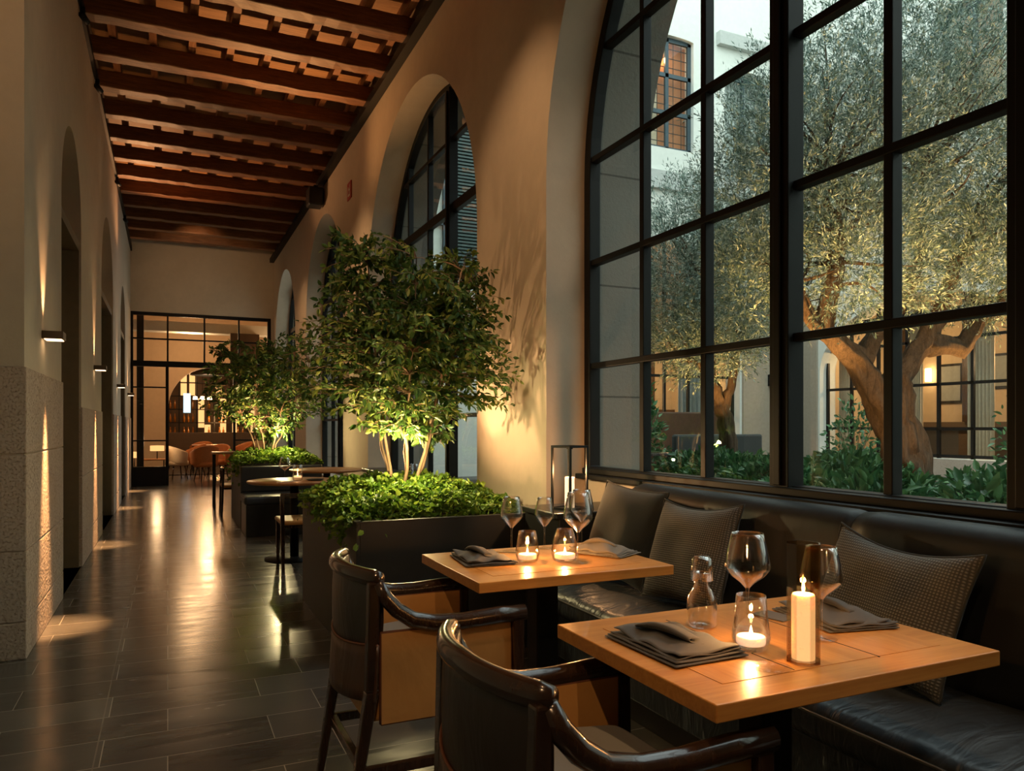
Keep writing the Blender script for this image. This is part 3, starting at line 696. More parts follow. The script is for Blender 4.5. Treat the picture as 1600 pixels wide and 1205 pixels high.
# ------------------------------------------------------------------ foliage
def leaf_mesh(name, mat, P_, D_, L, Wd, rng, parent=None, broad=True, droop=0, kind=None):
    n = len(P_); D = D_ / np.linalg.norm(D_, axis=1, keepdims=True)
    r = rng.normal(size=(n, 3)); r[:, 2] += 1.2; Sd = np.cross(D, r); Sd /= np.linalg.norm(Sd, axis=1, keepdims=True) + 1e-9
    Nn = np.cross(Sd, D); L = np.asarray(L).reshape(-1, 1) * np.ones((n, 1)); Wd = np.asarray(Wd).reshape(-1, 1) * np.ones((n, 1))
    if broad:
        V = np.stack([P_, P_ + D * L * .3 + Sd * Wd * .45 + Nn * Wd * .18, P_ + D * L * .65 + Sd * Wd * .40 + Nn * Wd * .10, P_ + D * L - Nn * L * .10,
                      P_ + D * L * .65 - Sd * Wd * .40 + Nn * Wd * .10, P_ + D * L * .3 - Sd * Wd * .45 + Nn * Wd * .18], 1).reshape(-1, 3)
        i = (np.arange(n) * 6).reshape(-1, 1); faces = np.concatenate([i + np.array([[0, 1, 2, 3]]), i + np.array([[0, 3, 4, 5]])], 1).reshape(-1, 4)
    else:
        V = np.stack([P_, P_ + D * L * .45 + Sd * Wd * .5, P_ + D * L, P_ + D * L * .45 - Sd * Wd * .5], 1).reshape(-1, 3)
        faces = (np.arange(n) * 4).reshape(-1, 1) + np.array([[0, 1, 2, 3]])
    me = bpy.data.meshes.new(name); me.vertices.add(len(V)); me.vertices.foreach_set('co', V.astype(np.float32).ravel())
    me.loops.add(faces.size); me.loops.foreach_set('vertex_index', faces.astype(np.int32).ravel())
    me.polygons.add(len(faces)); me.polygons.foreach_set('loop_start', (np.arange(len(faces)) * 4).astype(np.int32)); me.polygons.foreach_set('loop_total', np.full(len(faces), 4, np.int32))
    me.update(calc_edges=True); me.materials.append(MATS[mat]); o = bpy.data.objects.new(name, me); C.objects.link(o)
    if parent: o.parent = parent
    return o
def bez(a, b, c, n):
    a, b, c = map(np.array, (a, b, c)); return [tuple((1 - s) ** 2 * a + 2 * s * (1 - s) * b + s * s * c) for s in (k / (n - 1) for k in range(n))]
def planter_tree(label, loc, R, H0, H1, nstem, ntw, lpt, leafL, seed, lean=(0, 0), rstem=.018):
    """multi-stem indoor tree; crown ellipsoid radii R (x,y,z half) between heights"""
    rng = np.random.default_rng(seed); t = thing('planter_tree', label, 'tree', loc, group='multi stemmed indoor trees')
    cz = (H0 + H1) / 2; rz = (H1 - H0) / 2; pool = []
    for k in range(nstem):
        th = 2 * PI * (k + .3 * rng.random()) / nstem; rr = .45 + .25 * rng.random()
        a = (.03 * math.cos(th), .03 * math.sin(th), 0); c = (lean[0] + R[0] * rr * math.cos(th), lean[1] + R[1] * rr * math.sin(th), cz + rz * (.35 + .4 * rng.random()))
        b = (.10 * math.cos(th) + c[0] * .34, .10 * math.sin(th) + c[1] * .34, cz * .55); pts = bez(a, b, c, 14)
        pts = [tuple(np.array(p) + rng.normal(size=3) * .010 * (i > 0)) for i, p in enumerate(pts)]
        MB().tube(pts, [rstem * (1 - .72 * i / 13) for i in range(14)], 8).build('stem', 'stem_bark', t); pool += pts[5:]
    pool = np.array(pool); m = MB(); LP = []; LD = []
    for _ in range(ntw):
        d = rng.normal(size=3); d /= np.linalg.norm(d); rad = rng.random() ** (1 / 2.3)
        lump = 1 + .16 * math.sin(3.1 * d[0] + 2 * d[1] + seed) + .14 * math.sin(6 * d[2] + 4 * d[0])
        tgt = np.array((lean[0] + d[0] * R[0] * rad * lump, lean[1] + d[1] * R[1] * rad * lump, cz + d[2] * rz * rad * lump))
        dist = np.linalg.norm(pool - tgt, axis=1) + .5 * np.maximum(0, pool[:, 2] - tgt[2]); s = pool[int(np.argmin(dist))]
        mid = (s + tgt) / 2 + np.array((0, 0, .06)) + rng.normal(size=3) * .03; tgt = tgt + np.array((0, 0, -.02)); pts = bez(s, mid, tgt, 6)
        m.tube(pts, [.004, .0035, .003, .0022, .0016, .001], 4, cap=False)
        A = np.array(pts); dirn = A[-1] - A[2]; dirn /= np.linalg.norm(dirn) + 1e-6
        for q in range(lpt):
            s_ = .35 + .65 * (q + rng.random()) / lpt; i = min(4, int(s_ * 5)); p = A[i] + (A[i + 1] - A[i]) * (s_ * 5 - i)
            o = rng.normal(size=3); o /= np.linalg.norm(o); LP.append(p + o * .006); LD.append(dirn * .7 + o * .9 + np.array((0, 0, -.25)))
    m.build('twigs', 'stem_bark', t, fixn=False); LP = np.array(LP); LD = np.array(LD); n = len(LP); sz = leafL * (.65 + .6 * rng.random(n))
    leaf_mesh('leaves', 'tree_leaf', LP, LD, sz, sz * .50, rng, t); return t
def ground_cover(label, x0, x1, y0, y1, z, hgt, n, seed, spill=(), leafL=.037, centre=None):
    rng = np.random.default_rng(seed); t = thing('groundcover', label, 'plants'); t['kind'] = 'stuff'
    x = rng.uniform(x0, x1, n); y = rng.uniform(y0, y1, n); u = (x - x0) / (x1 - x0) * 2 - 1; v = (y - y0) / (y1 - y0) * 2 - 1
    prof = np.sqrt(np.clip(1 - np.abs(u) ** 3, 0, 1)) * np.sqrt(np.clip(1 - np.abs(v) ** 3, 0, 1)) * (.75 + .25 * np.sin(x * 17 + seed) * np.sin(y * 15)) 
    zz = z + hgt * prof * (1 - .45 * rng.random(n) ** 2) + .01; P_ = np.stack([x, y, zz], 1)
    D_ = np.stack([u * .8 + rng.normal(size=n) * .6, v * .8 + rng.normal(size=n) * .6, .25 + rng.normal(size=n) * .4], 1)
    for (cx, cy, sx, sy, sz, k) in spill:
        q = rng.normal(size=(k, 3)) * np.array((sx, sy, sz)) * .5 + np.array((cx, cy, z - sz * .1)); P_ = np.concatenate([P_, q])
        D_ = np.concatenate([D_, rng.normal(size=(k, 3)) + np.array((-.3, -.3, -.6))])
    sz = leafL * (.6 + .7 * rng.random(len(P_))); o = leaf_mesh('leaves', 'ground_leaf', P_, D_, sz, sz * .8, rng, t); o['kind'] = 'stuff'; return t
def shrub(label, loc, R, n, leafL, seed, mat='shrub_leaf', grp='courtyard shrubs', wid=.5):
    rng = np.random.default_rng(seed); t = thing('courtyard_shrub', label, 'shrub', loc, group=grp)
    d = rng.normal(size=(n, 3)); d /= np.linalg.norm(d, axis=1, keepdims=True); d[:, 2] = np.abs(d[:, 2]); rad = (.55 + .45 * rng.random(n) ** .6) * (1 + .12 * np.sin(7 * d[:, 0] + seed) * np.sin(6 * d[:, 1]))
    P_ = d * rad[:, None] * np.array(R); D_ = d + rng.normal(size=(n, 3)) * .5; D_[:, 2] -= .15; sz = leafL * (.6 + .7 * rng.random(n))
    leaf_mesh('leaves', mat, P_, D_, sz, sz * wid, rng, t); m = MB()
    for k in range(9):
        th = 2 * PI * k / 9; m.tube([(0.03 * math.cos(th), .03 * math.sin(th), 0), (R[0] * .3 * math.cos(th), R[1] * .3 * math.sin(th), R[2] * .45), (R[0] * .6 * math.cos(th), R[1] * .6 * math.sin(th), R[2] * .7)], [.01, .008, .004], 5)
    m.build('stems', 'stem_bark', t); return t
def planter(label, x0, x1, y0, y1, h):
    t = thing('planter_box', label, 'planter', (0, 0, 0), group='metal planter boxes'); m = MB(); w = .02
    m.box(x0, x0 + w, y0, y1, 0, h); m.box(x1 - w, x1, y0, y1, 0, h); m.box(x0 + w, x1 - w, y0, y0 + w, 0, h); m.box(x0 + w, x1 - w, y1 - w, y1, 0, h)
    m.build('planter_shell', 'planter_metal', t, bevel=.002); bx('soil', 'soil', x0 + w, x1 - w, y0 + w, y1 - w, .02, h - .05, t)
    for (a, b, c, d) in ((x0, x1, y0 - .001, y0 + .035), (x0, x1, y1 - .035, y1), (x0 - .001, x0 + .035, y0, y1), (x1 - .035, x1, y0, y1)): bx('rim', 'planter_metal', a, b, c, d, h - .004, h + .003, t, .001)
    return t
planter('large dark metal planter box beside the farther oak table', .888, 1.93, 3.89, 5.60, .75)
ground_cover('bright green leafy groundcover filling the large planter', .87, 1.92, 3.97, 5.60, .72, .21, 14000, 5, [(.87, 4.30, .06, .45, .10, 160), (.90, 5.1, .06, .5, .08, 120)])
planter_tree('leafy multi stemmed tree in the large planter', (1.38, 4.72, .70), (.66, .68, .8), .40, 1.78, 6, 1000, 15, .050, 11, (.05, -.02), .013)
planter('smaller dark metal planter box farther down the hall', .80, 1.75, 9.62, 11.1, .80)
ground_cover('green groundcover in the farther planter', .78, 1.76, 9.60, 11.1, .77, .19, 6500, 6, [(.79, 10.0, .10, .5, .18, 160)], .045)
planter_tree('smaller leafy tree in the farther planter', (1.15, 10.2, .75), (.80, .75, .8), .30, 1.75, 6, 520, 13, .065, 12, (0, 0), .013)

# ------------------------------------------------------------------ hall furniture beyond
t = thing('round_table', 'round wooden table between the two planters', 'table', (1.09, 7.35, 0), group='round wooden tables')
MB().lathe([(.0001, .715), (.41, .715), (.425, .722), (.43, .735), (.425, .74), (.0001, .74)], n=48).build('tabletop', 'round_wood', t)
MB().tube([(0, 0, .02), (0, 0, .715)], .04, 14).build('pedestal', 'black_steel', t); MB().lathe([(.0001, 0), (.27, 0), (.27, .012), (.03, .025), (.0001, .025)], n=40).build('base_plate', 'black_steel', t)
dup(t, (1.62, 8.55, 0), 0, 'round wooden table partly hidden behind the large groundcover', 'round wooden tables', (.95, .95, 1.04))
wine_glass('wine glass on the round table', 1.0, 7.33, .22, .055, .74, 'glassware on the round table', 20)
t = tea_glass('candle glass on the round table', 1.10, 7.22, .15, .048, .045, 'amber_glass', .03, .74, power=1.2); t['label'] = 'short lit candle in a straight glass on the round table'
cutlery('dark knife beside the candle on the round table', 'table_knife', 1.0, 7.15, 1.9, .74)
t = thing('black_plate', 'small black plate on the round table', 'plate', (1.26, 7.22, .74)); MB().lathe([(.0001, 0), (.06, 0), (.085, .012), (.083, .014), (.06, .004), (.0001, .004)], n=32).build('plate_disc', 'black_lacquer', t)
t = thing('water_tumbler', 'clear tumbler standing on the ledge behind the planter', 'glass', (2.02, 6.55, .80)); MB().lathe([(.0001, 0), (.035, 0), (.04, .11), (.0385, .11), (.034, .006), (.0001, .006)], n=24).build('cup', 'stem_glass', t)
bt = thing('window_bench', 'dark upholstered bench under the second arched window', 'bench')
bx('bench_top', 'black_lacquer', 1.90, 2.148, 5.7, 8.08, .76, .80, bt, .006); bx('bench_back', 'banquette_leather', 1.98, 2.148, 5.7, 8.05, .0, .758, bt, .01); bx('bench_seat', 'banquette_leather', 1.60, 1.98, 5.75, 7.9, .12, .45, bt, .03)
def wood_chair(label, loc, rz):
    t = thing('wooden_chair', label, 'chair', loc, rz, 'wooden chairs with tan seats')
    for s in (-1, 1):
        MB().taper((s * .21, -.02, 0), (s * .215, 0, .66), .014, .014, .018, .016).build('back_leg', 'dark_wood', t, bevel=.004); MB().taper((s * .20, .40, 0), (s * .20, .40, .40), .012, .012, .017, .017).build('front_leg', 'dark_wood', t, bevel=.004)
    MB().box(-.23, .23, -.016, .016, .63, .67).build('top_rail', 'dark_wood', t, bevel=.008); MB().box(-.20, .20, .0, .42, .37, .395).build('seat_frame', 'dark_wood', t)
    MB().box(-.225, .225, -.02, .43, .395, .435).build('seat', 'tan_leather', t, bevel=.015); return t
wc = wood_chair('low backed wooden chair at the round table', (1.11, 6.72, 0), .0)
t = thing('leather_bench', 'black leather bench in front of the farther planter', 'bench')
bx('bench_base', 'black_lacquer', .80, 1.72, 8.95, 9.55, 0, .36, t, .01); b_ = bx('seat_cushion', 'banquette_leather', .78, 1.74, 8.93, 9.56, .36, .46, t, .03)
bx('bench_back', 'banquette_back_leather', .79, 1.74, 9.48, 9.60, .46, .77, t, .02)
def tub_chair(label, loc, rz, mat='terracotta', grp='tub chairs in the far room', z=.82):
    t = thing('tub_chair', label, 'chair', loc, rz, grp)
    def f(u, v, o):
        th = math.radians(-110 + 220 * u) - PI / 2; r = .27 + .03 * v + o; return (r * math.cos(th), r * math.sin(th) * .95 + .05, .36 + (z - .36) * v * (.72 + .28 * math.cos(th + PI / 2)))
    MB().grid(lambda u, v: f(u, v, 0), 20, 6).build('backrest', mat, t, solid=.05, sub=1); MB().lathe([(.0001, .32), (.24, .32), (.26, .36), (.25, .43), (.0001, .45)], n=24).build('seat', mat, t)
    for a in (45, 135, 225, 315):
        c_, s_ = math.cos(math.radians(a)), math.sin(math.radians(a)); MB().tube([(c_ * .25, s_ * .25, 0), (c_ * .18, s_ * .18, .34)], [.012, .018], 8).build('leg', 'dark_wood', t)
    return t
tc = tub_chair('olive upholstered tub chair just inside the partition doorway', (.20, 19.5, 0), -1.2, 'cream_cloth', z=.80)
tr = tub_chair('brown red tub chair left of the small high table', (.78, 18.6, 0), .4, 'terracotta')
for i, (x, y, r, lb) in enumerate(((1.10, 19.6, 2.6, 'brown red tub chair behind the small high table'), (.62, 20.3, 1.2, 'brown red tub chair in the arched opening'), (1.95, 22.5, 2.0, 'brown red tub chair beyond the arched opening'), (.9, 23.6, .3, 'brown red tub chair farthest into the dining room'))):
    dup(tr, (x, y, 0), r, lb)
def small_table(label, loc, w, h, mat='round_wood'):
    t = thing('small_table', label, 'table', loc, group='small far tables'); MB().box(-w, w, -w, w, h - .03, h).build('tabletop', mat, t, bevel=.005)
    for sx in (-1, 1):
        for sy in (-1, 1): MB().box(sx * (w - .03) - .012, sx * (w - .03) + .012, sy * (w - .03) - .012, sy * (w - .03) + .012, 0, h - .03).build('leg', 'black_steel', t)
    return t
small_table('small high table in the hall before the partition', (.85, 12.3, 0), .24, .86)
t = wood_chair('dark wooden chair between the farther planter and the high table', (.70, 11.36, 0), -PI / 2); t['group'] = 'wooden chairs with tan seats'
t = tub_chair('tan leather chair at the small high table', (1.28, 12.6, 0), 1.4, 'tan_leather', z=1.0)
small_table('low table with lamp behind the left partition pane', (-.30, 19.2, 0), .25, .5)
small_table('dining table beyond the arched opening', (1.05, 22.4, 0), .45, .74)
def table_lamp(label, loc, s=1):
    t = thing('table_lamp', label, 'lamp', loc, group='small lit lamps'); MB().tube([(0, 0, 0), (0, 0, .16 * s)], .012, 8).build('stand', 'black_steel', t)
    MB().lathe([(.10 * s, .12 * s), (.10 * s, .20 * s), (.0001, .205 * s)], n=20).build('lamp_shade', 'soft_shade', t); return t
table_lamp('glowing table lamp behind the left partition pane', (-.22, 19.2, .5), 1.5); light('lamp_glow', 'POINT', (-.22, 19.0, .95), 12, size=.08)
t = table_lamp('small glowing lamp low in the corner behind the partition', (-.66, 19.4, .0), 1.6); t.location = (-.68, 18.9, .35); t.children[0].name = 'stand'
bx('side_box', 'dark_door', -.85, -.51, 18.75, 19.05, 0, .35); tag(bpy.data.objects['side_box'], 'low brown side box holding a small lamp', 'side table')
# pendant dome
t = thing('pendant_lamp', 'dark domed pendant lamp hanging in the arched opening', 'lamp', (1.0, 22.0, 2.62)); MB().lathe([(.46, 0), (.42, .10), (.28, .20), (.05, .26), (.0001, .26)], n=32).build('lamp_shade', 'black_lacquer', t, solid=.01)
MB().tube([(0, 0, .26), (0, 0, 1.58)], .01, 6).build('cord', 'black_steel', t); MB().lathe([(.0001, .06), (.30, .07), (.30, .075), (.0001, .08)], n=20).build('diffuser', 'soft_shade', t)
light('pendant_glow', 'POINT', (1.0, 22.0, 2.5), 55, size=.15)
# back bar shelving with bottles and lit panels
t = thing('back_bar', 'tall dark steel back bar shelves with lit panels in the far room', 'shelves', (0, 0, 0))
m = MB()
for x in [ -.2 + .55 * q for q in range(8)]: m.box(x - .02, x + .02, 27.6, 27.95, 0, 3.6)
m.build('uprights', 'black_steel', t)
for z in (.9, 1.35, 1.8, 2.25, 2.7, 3.15): bx('shelf', 'black_steel', -.2, 3.65, 27.6, 27.95, z, z + .03, t)
for (x, z0, z1) in ((.35, 2.28, 3.1), (.9, 1.2, 2.2), (1.1, .95, 1.3), (1.95, .95, 2.2), (2.4, 2.3, 3.1), (1.45, 2.3, 2.65), (-.18, 2.28, 3.1), (.62, 2.3, 3.1), (1.6, 1.0, 2.2), (2.6, .95, 2.2), (3.1, .95, 2.2)): bx('lit_panel', 'soft_shade', x + .05, x + .24, 27.9, 27.93, z0, z1, t)
bx('blue_pane', 'window_pane_glow', .48, .70, 27.56, 27.60, 1.7, 2.35, t)['label'] = 'pale blue glowing window pane'  # far window pane; emission stands in for light coming through it
tag(bx('bar_counter', 'dark_door', .0, 3.2, 25.2, 25.8, 0, 1.05), 'dark bar counter across the far room', 'counter')
bottle0 = None; k = 0
for z in (.93, 1.38, 1.83):
    for x in (-.05, .08, .22, .5, .63, .78, 1.28, 1.62, 1.74, 2.22, 2.38):
        if bottle0 is None:
            bottle0 = MB().lathe([(.0001, 0), (.036, 0), (.036, .17), (.014, .22), (.014, .29), (.0001, .29)], n=12).build('bottle', 'bottle_amber'); tag(bottle0, 'bottle standing on the back bar shelves in the far room', 'bottle', 'bottles on the back bar'); b = bottle0
        else: b = bottle0.copy(); C.objects.link(b)
        b.location = (x, 27.72, z)
for i, (x, y, z) in enumerate(((.75, 24.5, 2.05), (.95, 24.5, 2.05), (1.15, 24.5, 2.05))):
    t = thing('pendant_lamp', ['left', 'middle', 'right'][i] + ' of three tiny glowing pendants over the bar', 'lamp', (x, y, z), group='pendants over the bar')
    MB().lathe([(.07, 0), (.05, .09), (.0001, .10)], n=16).build('lamp_shade', 'warm_bulb', t); MB().tube([(0, 0, .1), (0, 0, 2.15)], .005, 5).build('cord', 'black_steel', t)

# ------------------------------------------------------------------ wall sconces
def sconce(label, y, z=1.80, up=6, dn=14):
    x = XL + .001
    t = thing('wall_sconce', label, 'lamp', (x, y, z), group='up and down wall sconces')
    MB().box(0, .115, -.07, .07, -.024, .024).build('sconce_body', 'dark_door', t, bevel=.003); MB().box(.012, .105, -.06, .06, -.028, -.0235).build('diffuser', 'lamp_face', t); MB().box(.03, .085, -.04, .04, .0235, .026).build('diffuser', 'soft_shade', t)
    light('sconce_up', 'SPOT', (x + .06, y, z + .04), up, (1, .54, .25), target=(x - .03, y, z + .9), size=.02, angle=50, blend=1)
    light('sconce_down', 'SPOT', (x + .14, y, z - .04), dn, (1, .50, .20), target=(x + .03, y, .0), size=.03, angle=25, blend=1); return t
sconce('nearest wall sconce above the first stone pier', 5.44, 1.81, 40, 800); sconce('second wall sconce on the pier past the first doorway', 9.0, 1.86, 45, 800)
sconce('third wall sconce on the pier before the far doorway', 12.9, 1.86, 45, 800)
sconce('last wall sconce beside the glass partition', 16.2, 1.86, 45, 800)

# ------------------------------------------------------------------ courtyard
CXR, CYF = 14.0, 14.0; GZ = .25
st(bx('ground_courtyard', 'paving', XO, CXR + 3, -6, CYF + 3, GZ - .2, GZ), 'dark paved courtyard ground')
bpy.data.objects['ground_courtyard'].name = 'courtyard_ground'
farA = (8.3, 12.3, .6, 3.6, 1.9); rightA = (8.2, 13.2, .6, 2.5, 1.5); rightB = (2.4, 7.2, .6, 2.5, 1.5)
up_far = [(9.62, 10.95, 7.5, 10.05, .05), (11.85, 13.2, 6.9, 9.6, .12), (4.6, 6.1, 4.6, 7.6, .05)]
m = MB()
# facade strips between stacked openings
arch_wall(m, XO, CXR, 0, 6.2, CYF, CYF + .5, [farA], PX)
m2 = MB(); arch_wall(m2, XO, CXR, 6.2, 12.5, CYF, CYF + .5, [(9.62, 10.95, 7.5, 10.0, .06), (11.85, 13.2, 7.0, 9.5, .15)], PX)
m.v, m.f, m.sm = m.v, m.f, m.sm; m.add(m2.v, m2.f)
st(m.build('wall_courtyard_far', 'facade', fixn=False), 'pale grey building wall at the far side of the courtyard')
m = MB(); arch_wall(m, -6, CYF, 0, 5.6, CXR, CXR + .5, [rightB, rightA], PY); m2 = MB(); arch_wall(m2, -6, CYF, 5.6, 12.5, CXR, CXR + .5, [(8.9, 10.2, 7.3, 9.4, .1), (5.2, 6.5, 7.3, 9.4, .1)], PY); m.add(m2.v, m2.f)
st(m.build('wall_courtyard_right', 'facade', fixn=False), 'pale grey building wall opposite the large window')
st(bx('wall_courtyard_near', 'facade', XO, CXR + .5, -6.5, -6, 0, 12.5))
st(bx('trim_4', 'grey_stone', 9.0, 13.99, CYF - .10, CYF - .001, 6.55, 6.95), 'stone string course on the far facade'); st(bx('trim_5', 'grey_stone', 11.6, 13.5, CYF - .14, CYF - .001, 10.1, 10.4), 'stone lintel over the curtained facade window')
simple('tan_stone', (.36, .31, .24), .9)
st(bx('trim_6', 'tan_stone', 12.36, 13.93, CYF - .06, CYF - .001, .25, 4.1), 'tan stone facing on the courtyard pillar'); st(bx('trim_7', 'tan_stone', CXR - .06, CXR - .001, 13.25, 13.93, .25, 4.1), 'tan stone facing beside the lit window wall')
st(bx('trim_8', 'pitted_stone', CXR - .06, CXR - .001, 2.0, 13.24, .25, .60), 'low stone base under the lit window wall')
# lit rooms behind the courtyard arches
def lit_room(x0, x1, y0, y1, name):
    m = MB(); m.box(x0, x1, y0, y1, .3, 5.8); o = m.build(name, 'plaster_tan', fixn=False)
    return o
def room_box(name, x0, x1, y0, y1, openside):
    m = MB(); z0, z1 = .3, 5.7; w = .1
    if openside != 'x0': m.box(x0 - w, x0, y0, y1, z0, z1)
    if openside != 'x1': m.box(x1, x1 + w, y0, y1, z0, z1)
    if openside != 'y0': m.box(x0, x1, y0 - w, y0, z0, z1)
    if openside != 'y1': m.box(x0, x1, y1, y1 + w, z0, z1)
    m.box(x0, x1, y0, y1, z1, z1 + w); m.box(x0, x1, y0, y1, z0 - w, z0); st(m.build(name, 'room_amber'))
room_box('wall_room_far', 7.9, 12.7, CYF + .5, CYF + 3.2, 'y0'); room_box('wall_room_right', CXR + .5, CXR + 3.2, 7.7, 13.7, 'x0'); room_box('wall_room_near', CXR + .5, CXR + 3.2, 2.0, 7.6, 'x0')
for p, w_ in (((9.2, CYF + 1.8, 2.6), 60), ((11.4, CYF + 1.6, 2.6), 60), ((CXR + 1.4, 12.3, 2.9), 75), ((CXR + 1.4, 9.4, 2.6), 75), ((CXR + 1.5, 5, 2.8), 60)): light('room_lamp', 'POINT', p, w_ * 1.1, (1, .64, .32), size=.12)
def grid_window(name, label, P, a, b, z0, z1, n, hz, t0, glass=True, arch=None, mat='black_steel', w=.03):
    t = thing(name, None, None); t['kind'] = 'structure'; t['label'] = label; ar = arch
    def bar(a0, a1, c0, c1, nm='glazing_bar'):
        p, q = P(a0, t0, c0), P(a1, t0 + .06, c1); bx(nm, mat, min(p[0], q[0]), max(p[0], q[0]), min(p[1], q[1]), max(p[1], q[1]), c0, c1, t)
    for k in range(n + 1):
        x = a + (b - a) * k / n; x = min(max(x, a + w), b - w); bar(x - w, x + w, z0, arch_z(x, ar) if ar else z1, 'mullion')
    for z in hz:
        if ar and z > ar[3]: k = math.sqrt(max(0, 1 - ((z - ar[3]) / ar[4]) ** 2)) * (b - a) / 2; bar((a + b) / 2 - k, (a + b) / 2 + k, z - w, z + w)
        else: bar(a, b, z - w, z + w)
    q = [P(a, t0 + .03, z0), P(b, t0 + .03, z0), P(b, t0 + .03, ar[3] if ar else z1), P(a, t0 + .03, ar[3] if ar else z1)]
    if ar:
        c, r = (a + b) / 2, (b - a) / 2; q = [P(a, t0 + .03, z0), P(b, t0 + .03, z0)] + [P(c + r * math.cos(PI * k / 24), t0 + .03, ar[3] + ar[4] * math.sin(PI * k / 24)) for k in range(25)]
    if glass: MB().add(q, [tuple(range(len(q)))]).build('glass', 'window_glass', t, fixn=False)
    return t
grid_window('window_5', 'lit arched window on the far courtyard wall', PX, 8.3, 12.3, .6, 5.5, 6, (.65, 1.5, 2.4, 3.3, 4.2), CYF + .2, arch=farA)
grid_window('window_6', 'lit window wall behind the olive trunk', PY, 8.2, 13.2, .6, 4, 7, (.65, 1.2, 2.1, 3.0, 3.6), CXR + .2, arch=rightA)
grid_window('window_7', 'lit window wall at the right of the courtyard', PY, 2.4, 7.2, .6, 4, 7, (.65, 1.2, 2.1, 3.0, 3.6), CXR + .2, arch=rightB)
# upstairs windows
grid_window('window_8', 'blue framed upstairs window showing orange panels', PX, 9.62, 10.95, 7.5, 10.05, 2, (7.53, 8.35, 9.2, 10.0), CYF + .1, mat='blue_frame', w=.045)
m = MB()
for k in range(1, 12): z = 7.5 + 2.55 * k / 12; m.box(9.7, 10.9, CYF + .17, CYF + .18, z - .008, z + .008)
for k in range(1, 6): x = 9.62 + 1.33 * k / 6; m.box(x - .006, x + .006, CYF + .17, CYF + .18, 7.5, 10.05)
tag(m.build('window_grille', 'black_steel'), 'thin metal grille over the orange upstairs window', 'grille')
tag(bx('shutter_panel', 'terracotta', 10.15, 10.95, CYF + .32, CYF + .36, 7.5, 10.05), 'orange shutter inside the upstairs window', 'shutter'); tag(bx('shutter_panel', 'cream_cloth', 9.62, 10.14, CYF + .30, CYF + .34, 7.5, 10.05), 'pale pink shutter inside the upstairs window', 'shutter')
light('upstairs_lamp', 'POINT', (10.2, CYF + .25, 9.6), 10, (1, .65, .35), size=.05)
st(bx('wall_upper', 'plaster_tan', 9.0, 13.8, CYF + .9, CYF + 1, 6.3, 11.5))
grid_window('window_9', 'dark upstairs window with grey curtain', PX, 11.85, 13.2, 7.0, 9.6, 2, (7.03, 9.5), CYF + .15, mat='blue_frame', w=.04)
m = MB(); m.grid(lambda u, v: (12.1 + 1.1 * u, CYF + .4 + .05 * math.sin(u * 60), 7.0 + 2.55 * v), 90, 2); tag(m.build('curtain_panel', 'pale_curtain'), 'grey pleated curtain in the upstairs window', 'curtain')
grid_window('window_10', 'upstairs window on the wall opposite', PY, 8.9, 10.2, 7.3, 9.5, 2, (7.33, 8.4, 9.4), CXR + .15, mat='blue_frame', w=.04); st(bx('wall_upper', 'plaster_tan', CXR + .8, CXR + .9, 5, 11, 6.5, 10.5))
grid_window('window_11', 'narrow blue framed window beside the louvred shutter', PX, 3.95, 4.95, 4.3, 7.1, 2, (4.33, 5.2, 6.1, 7.07), CYF - .08, mat='blue_frame', w=.035)
# louvred shutters seen through window 2
t = thing('louvred_shutter', 'tall dark green louvred shutter on the far facade', 'shutter'); m = MB()
for k in range(44): z = 4.25 + 2.95 * k / 44; m.box(5.07, 5.62, CYF - .10, CYF - .04, z, z + .036)
m.build('slats', 'green_shutter', t); bx('shutter_frame', 'green_shutter', 5.0, 5.07, CYF - .11, CYF - .01, 4.18, 7.27, t); bx('shutter_frame', 'green_shutter', 5.62, 5.69, CYF - .11, CYF - .01, 4.18, 7.27, t); bx('backing', 'green_shutter', 5.07, 5.62, CYF - .035, CYF - .002, 4.18, 7.27, t)
t = thing('wall_lantern', 'small wall lamp on the pale courtyard pillar', 'lamp', (13.2, CYF - .02, 2.35)); MB().box(-.10, .10, -.16, 0, -.14, .14).build('lamp_body', 'black_steel', t, bevel=.01); MB().box(-.07, .07, -.17, -.16, -.09, .09).build('lamp_pane', 'curtain', t)
light('courtyard_sconce', 'POINT', (9.6, CYF + .9, 1.9), 18, size=.04)

def wobble_tube(m, pts, rad, n=12, amp=.12, seed=0):
    r = random.Random(seed); P_ = [Vector(p) for p in pts]; out = []; R2 = []
    for i in range(len(P_) - 1):
        for k in range(5):
            s = k / 5; out.append(P_[i].lerp(P_[i + 1], s) + Vector((r.uniform(-1, 1), r.uniform(-1, 1), r.uniform(-1, 1))) * rad[i] * amp); R2.append((rad[i] * (1 - s) + rad[i + 1] * s) * (1 + r.uniform(-.08, .08)))
    out.append(P_[-1]); R2.append(rad[-1]); st_ = len(m.v); m.tube(out, R2, n)
    amp2 = .16
    for i in range(st_, len(m.v)):   # ropey ridges
        ring = (i - st_) // n; k = (i - st_) % n; ring = min(ring, len(out) - 1); c = out[ring]; v = Vector(m.v[i]); f = 1 + .12 * math.sin(k * 2 * PI * 5 / n + ring * .33) + .07 * math.sin(k * 2 * PI * 9 / n - ring * .5 + seed) + .05 * math.sin(ring * 1.3 + k)
        m.v[i] = tuple(c + (v - c) * f)
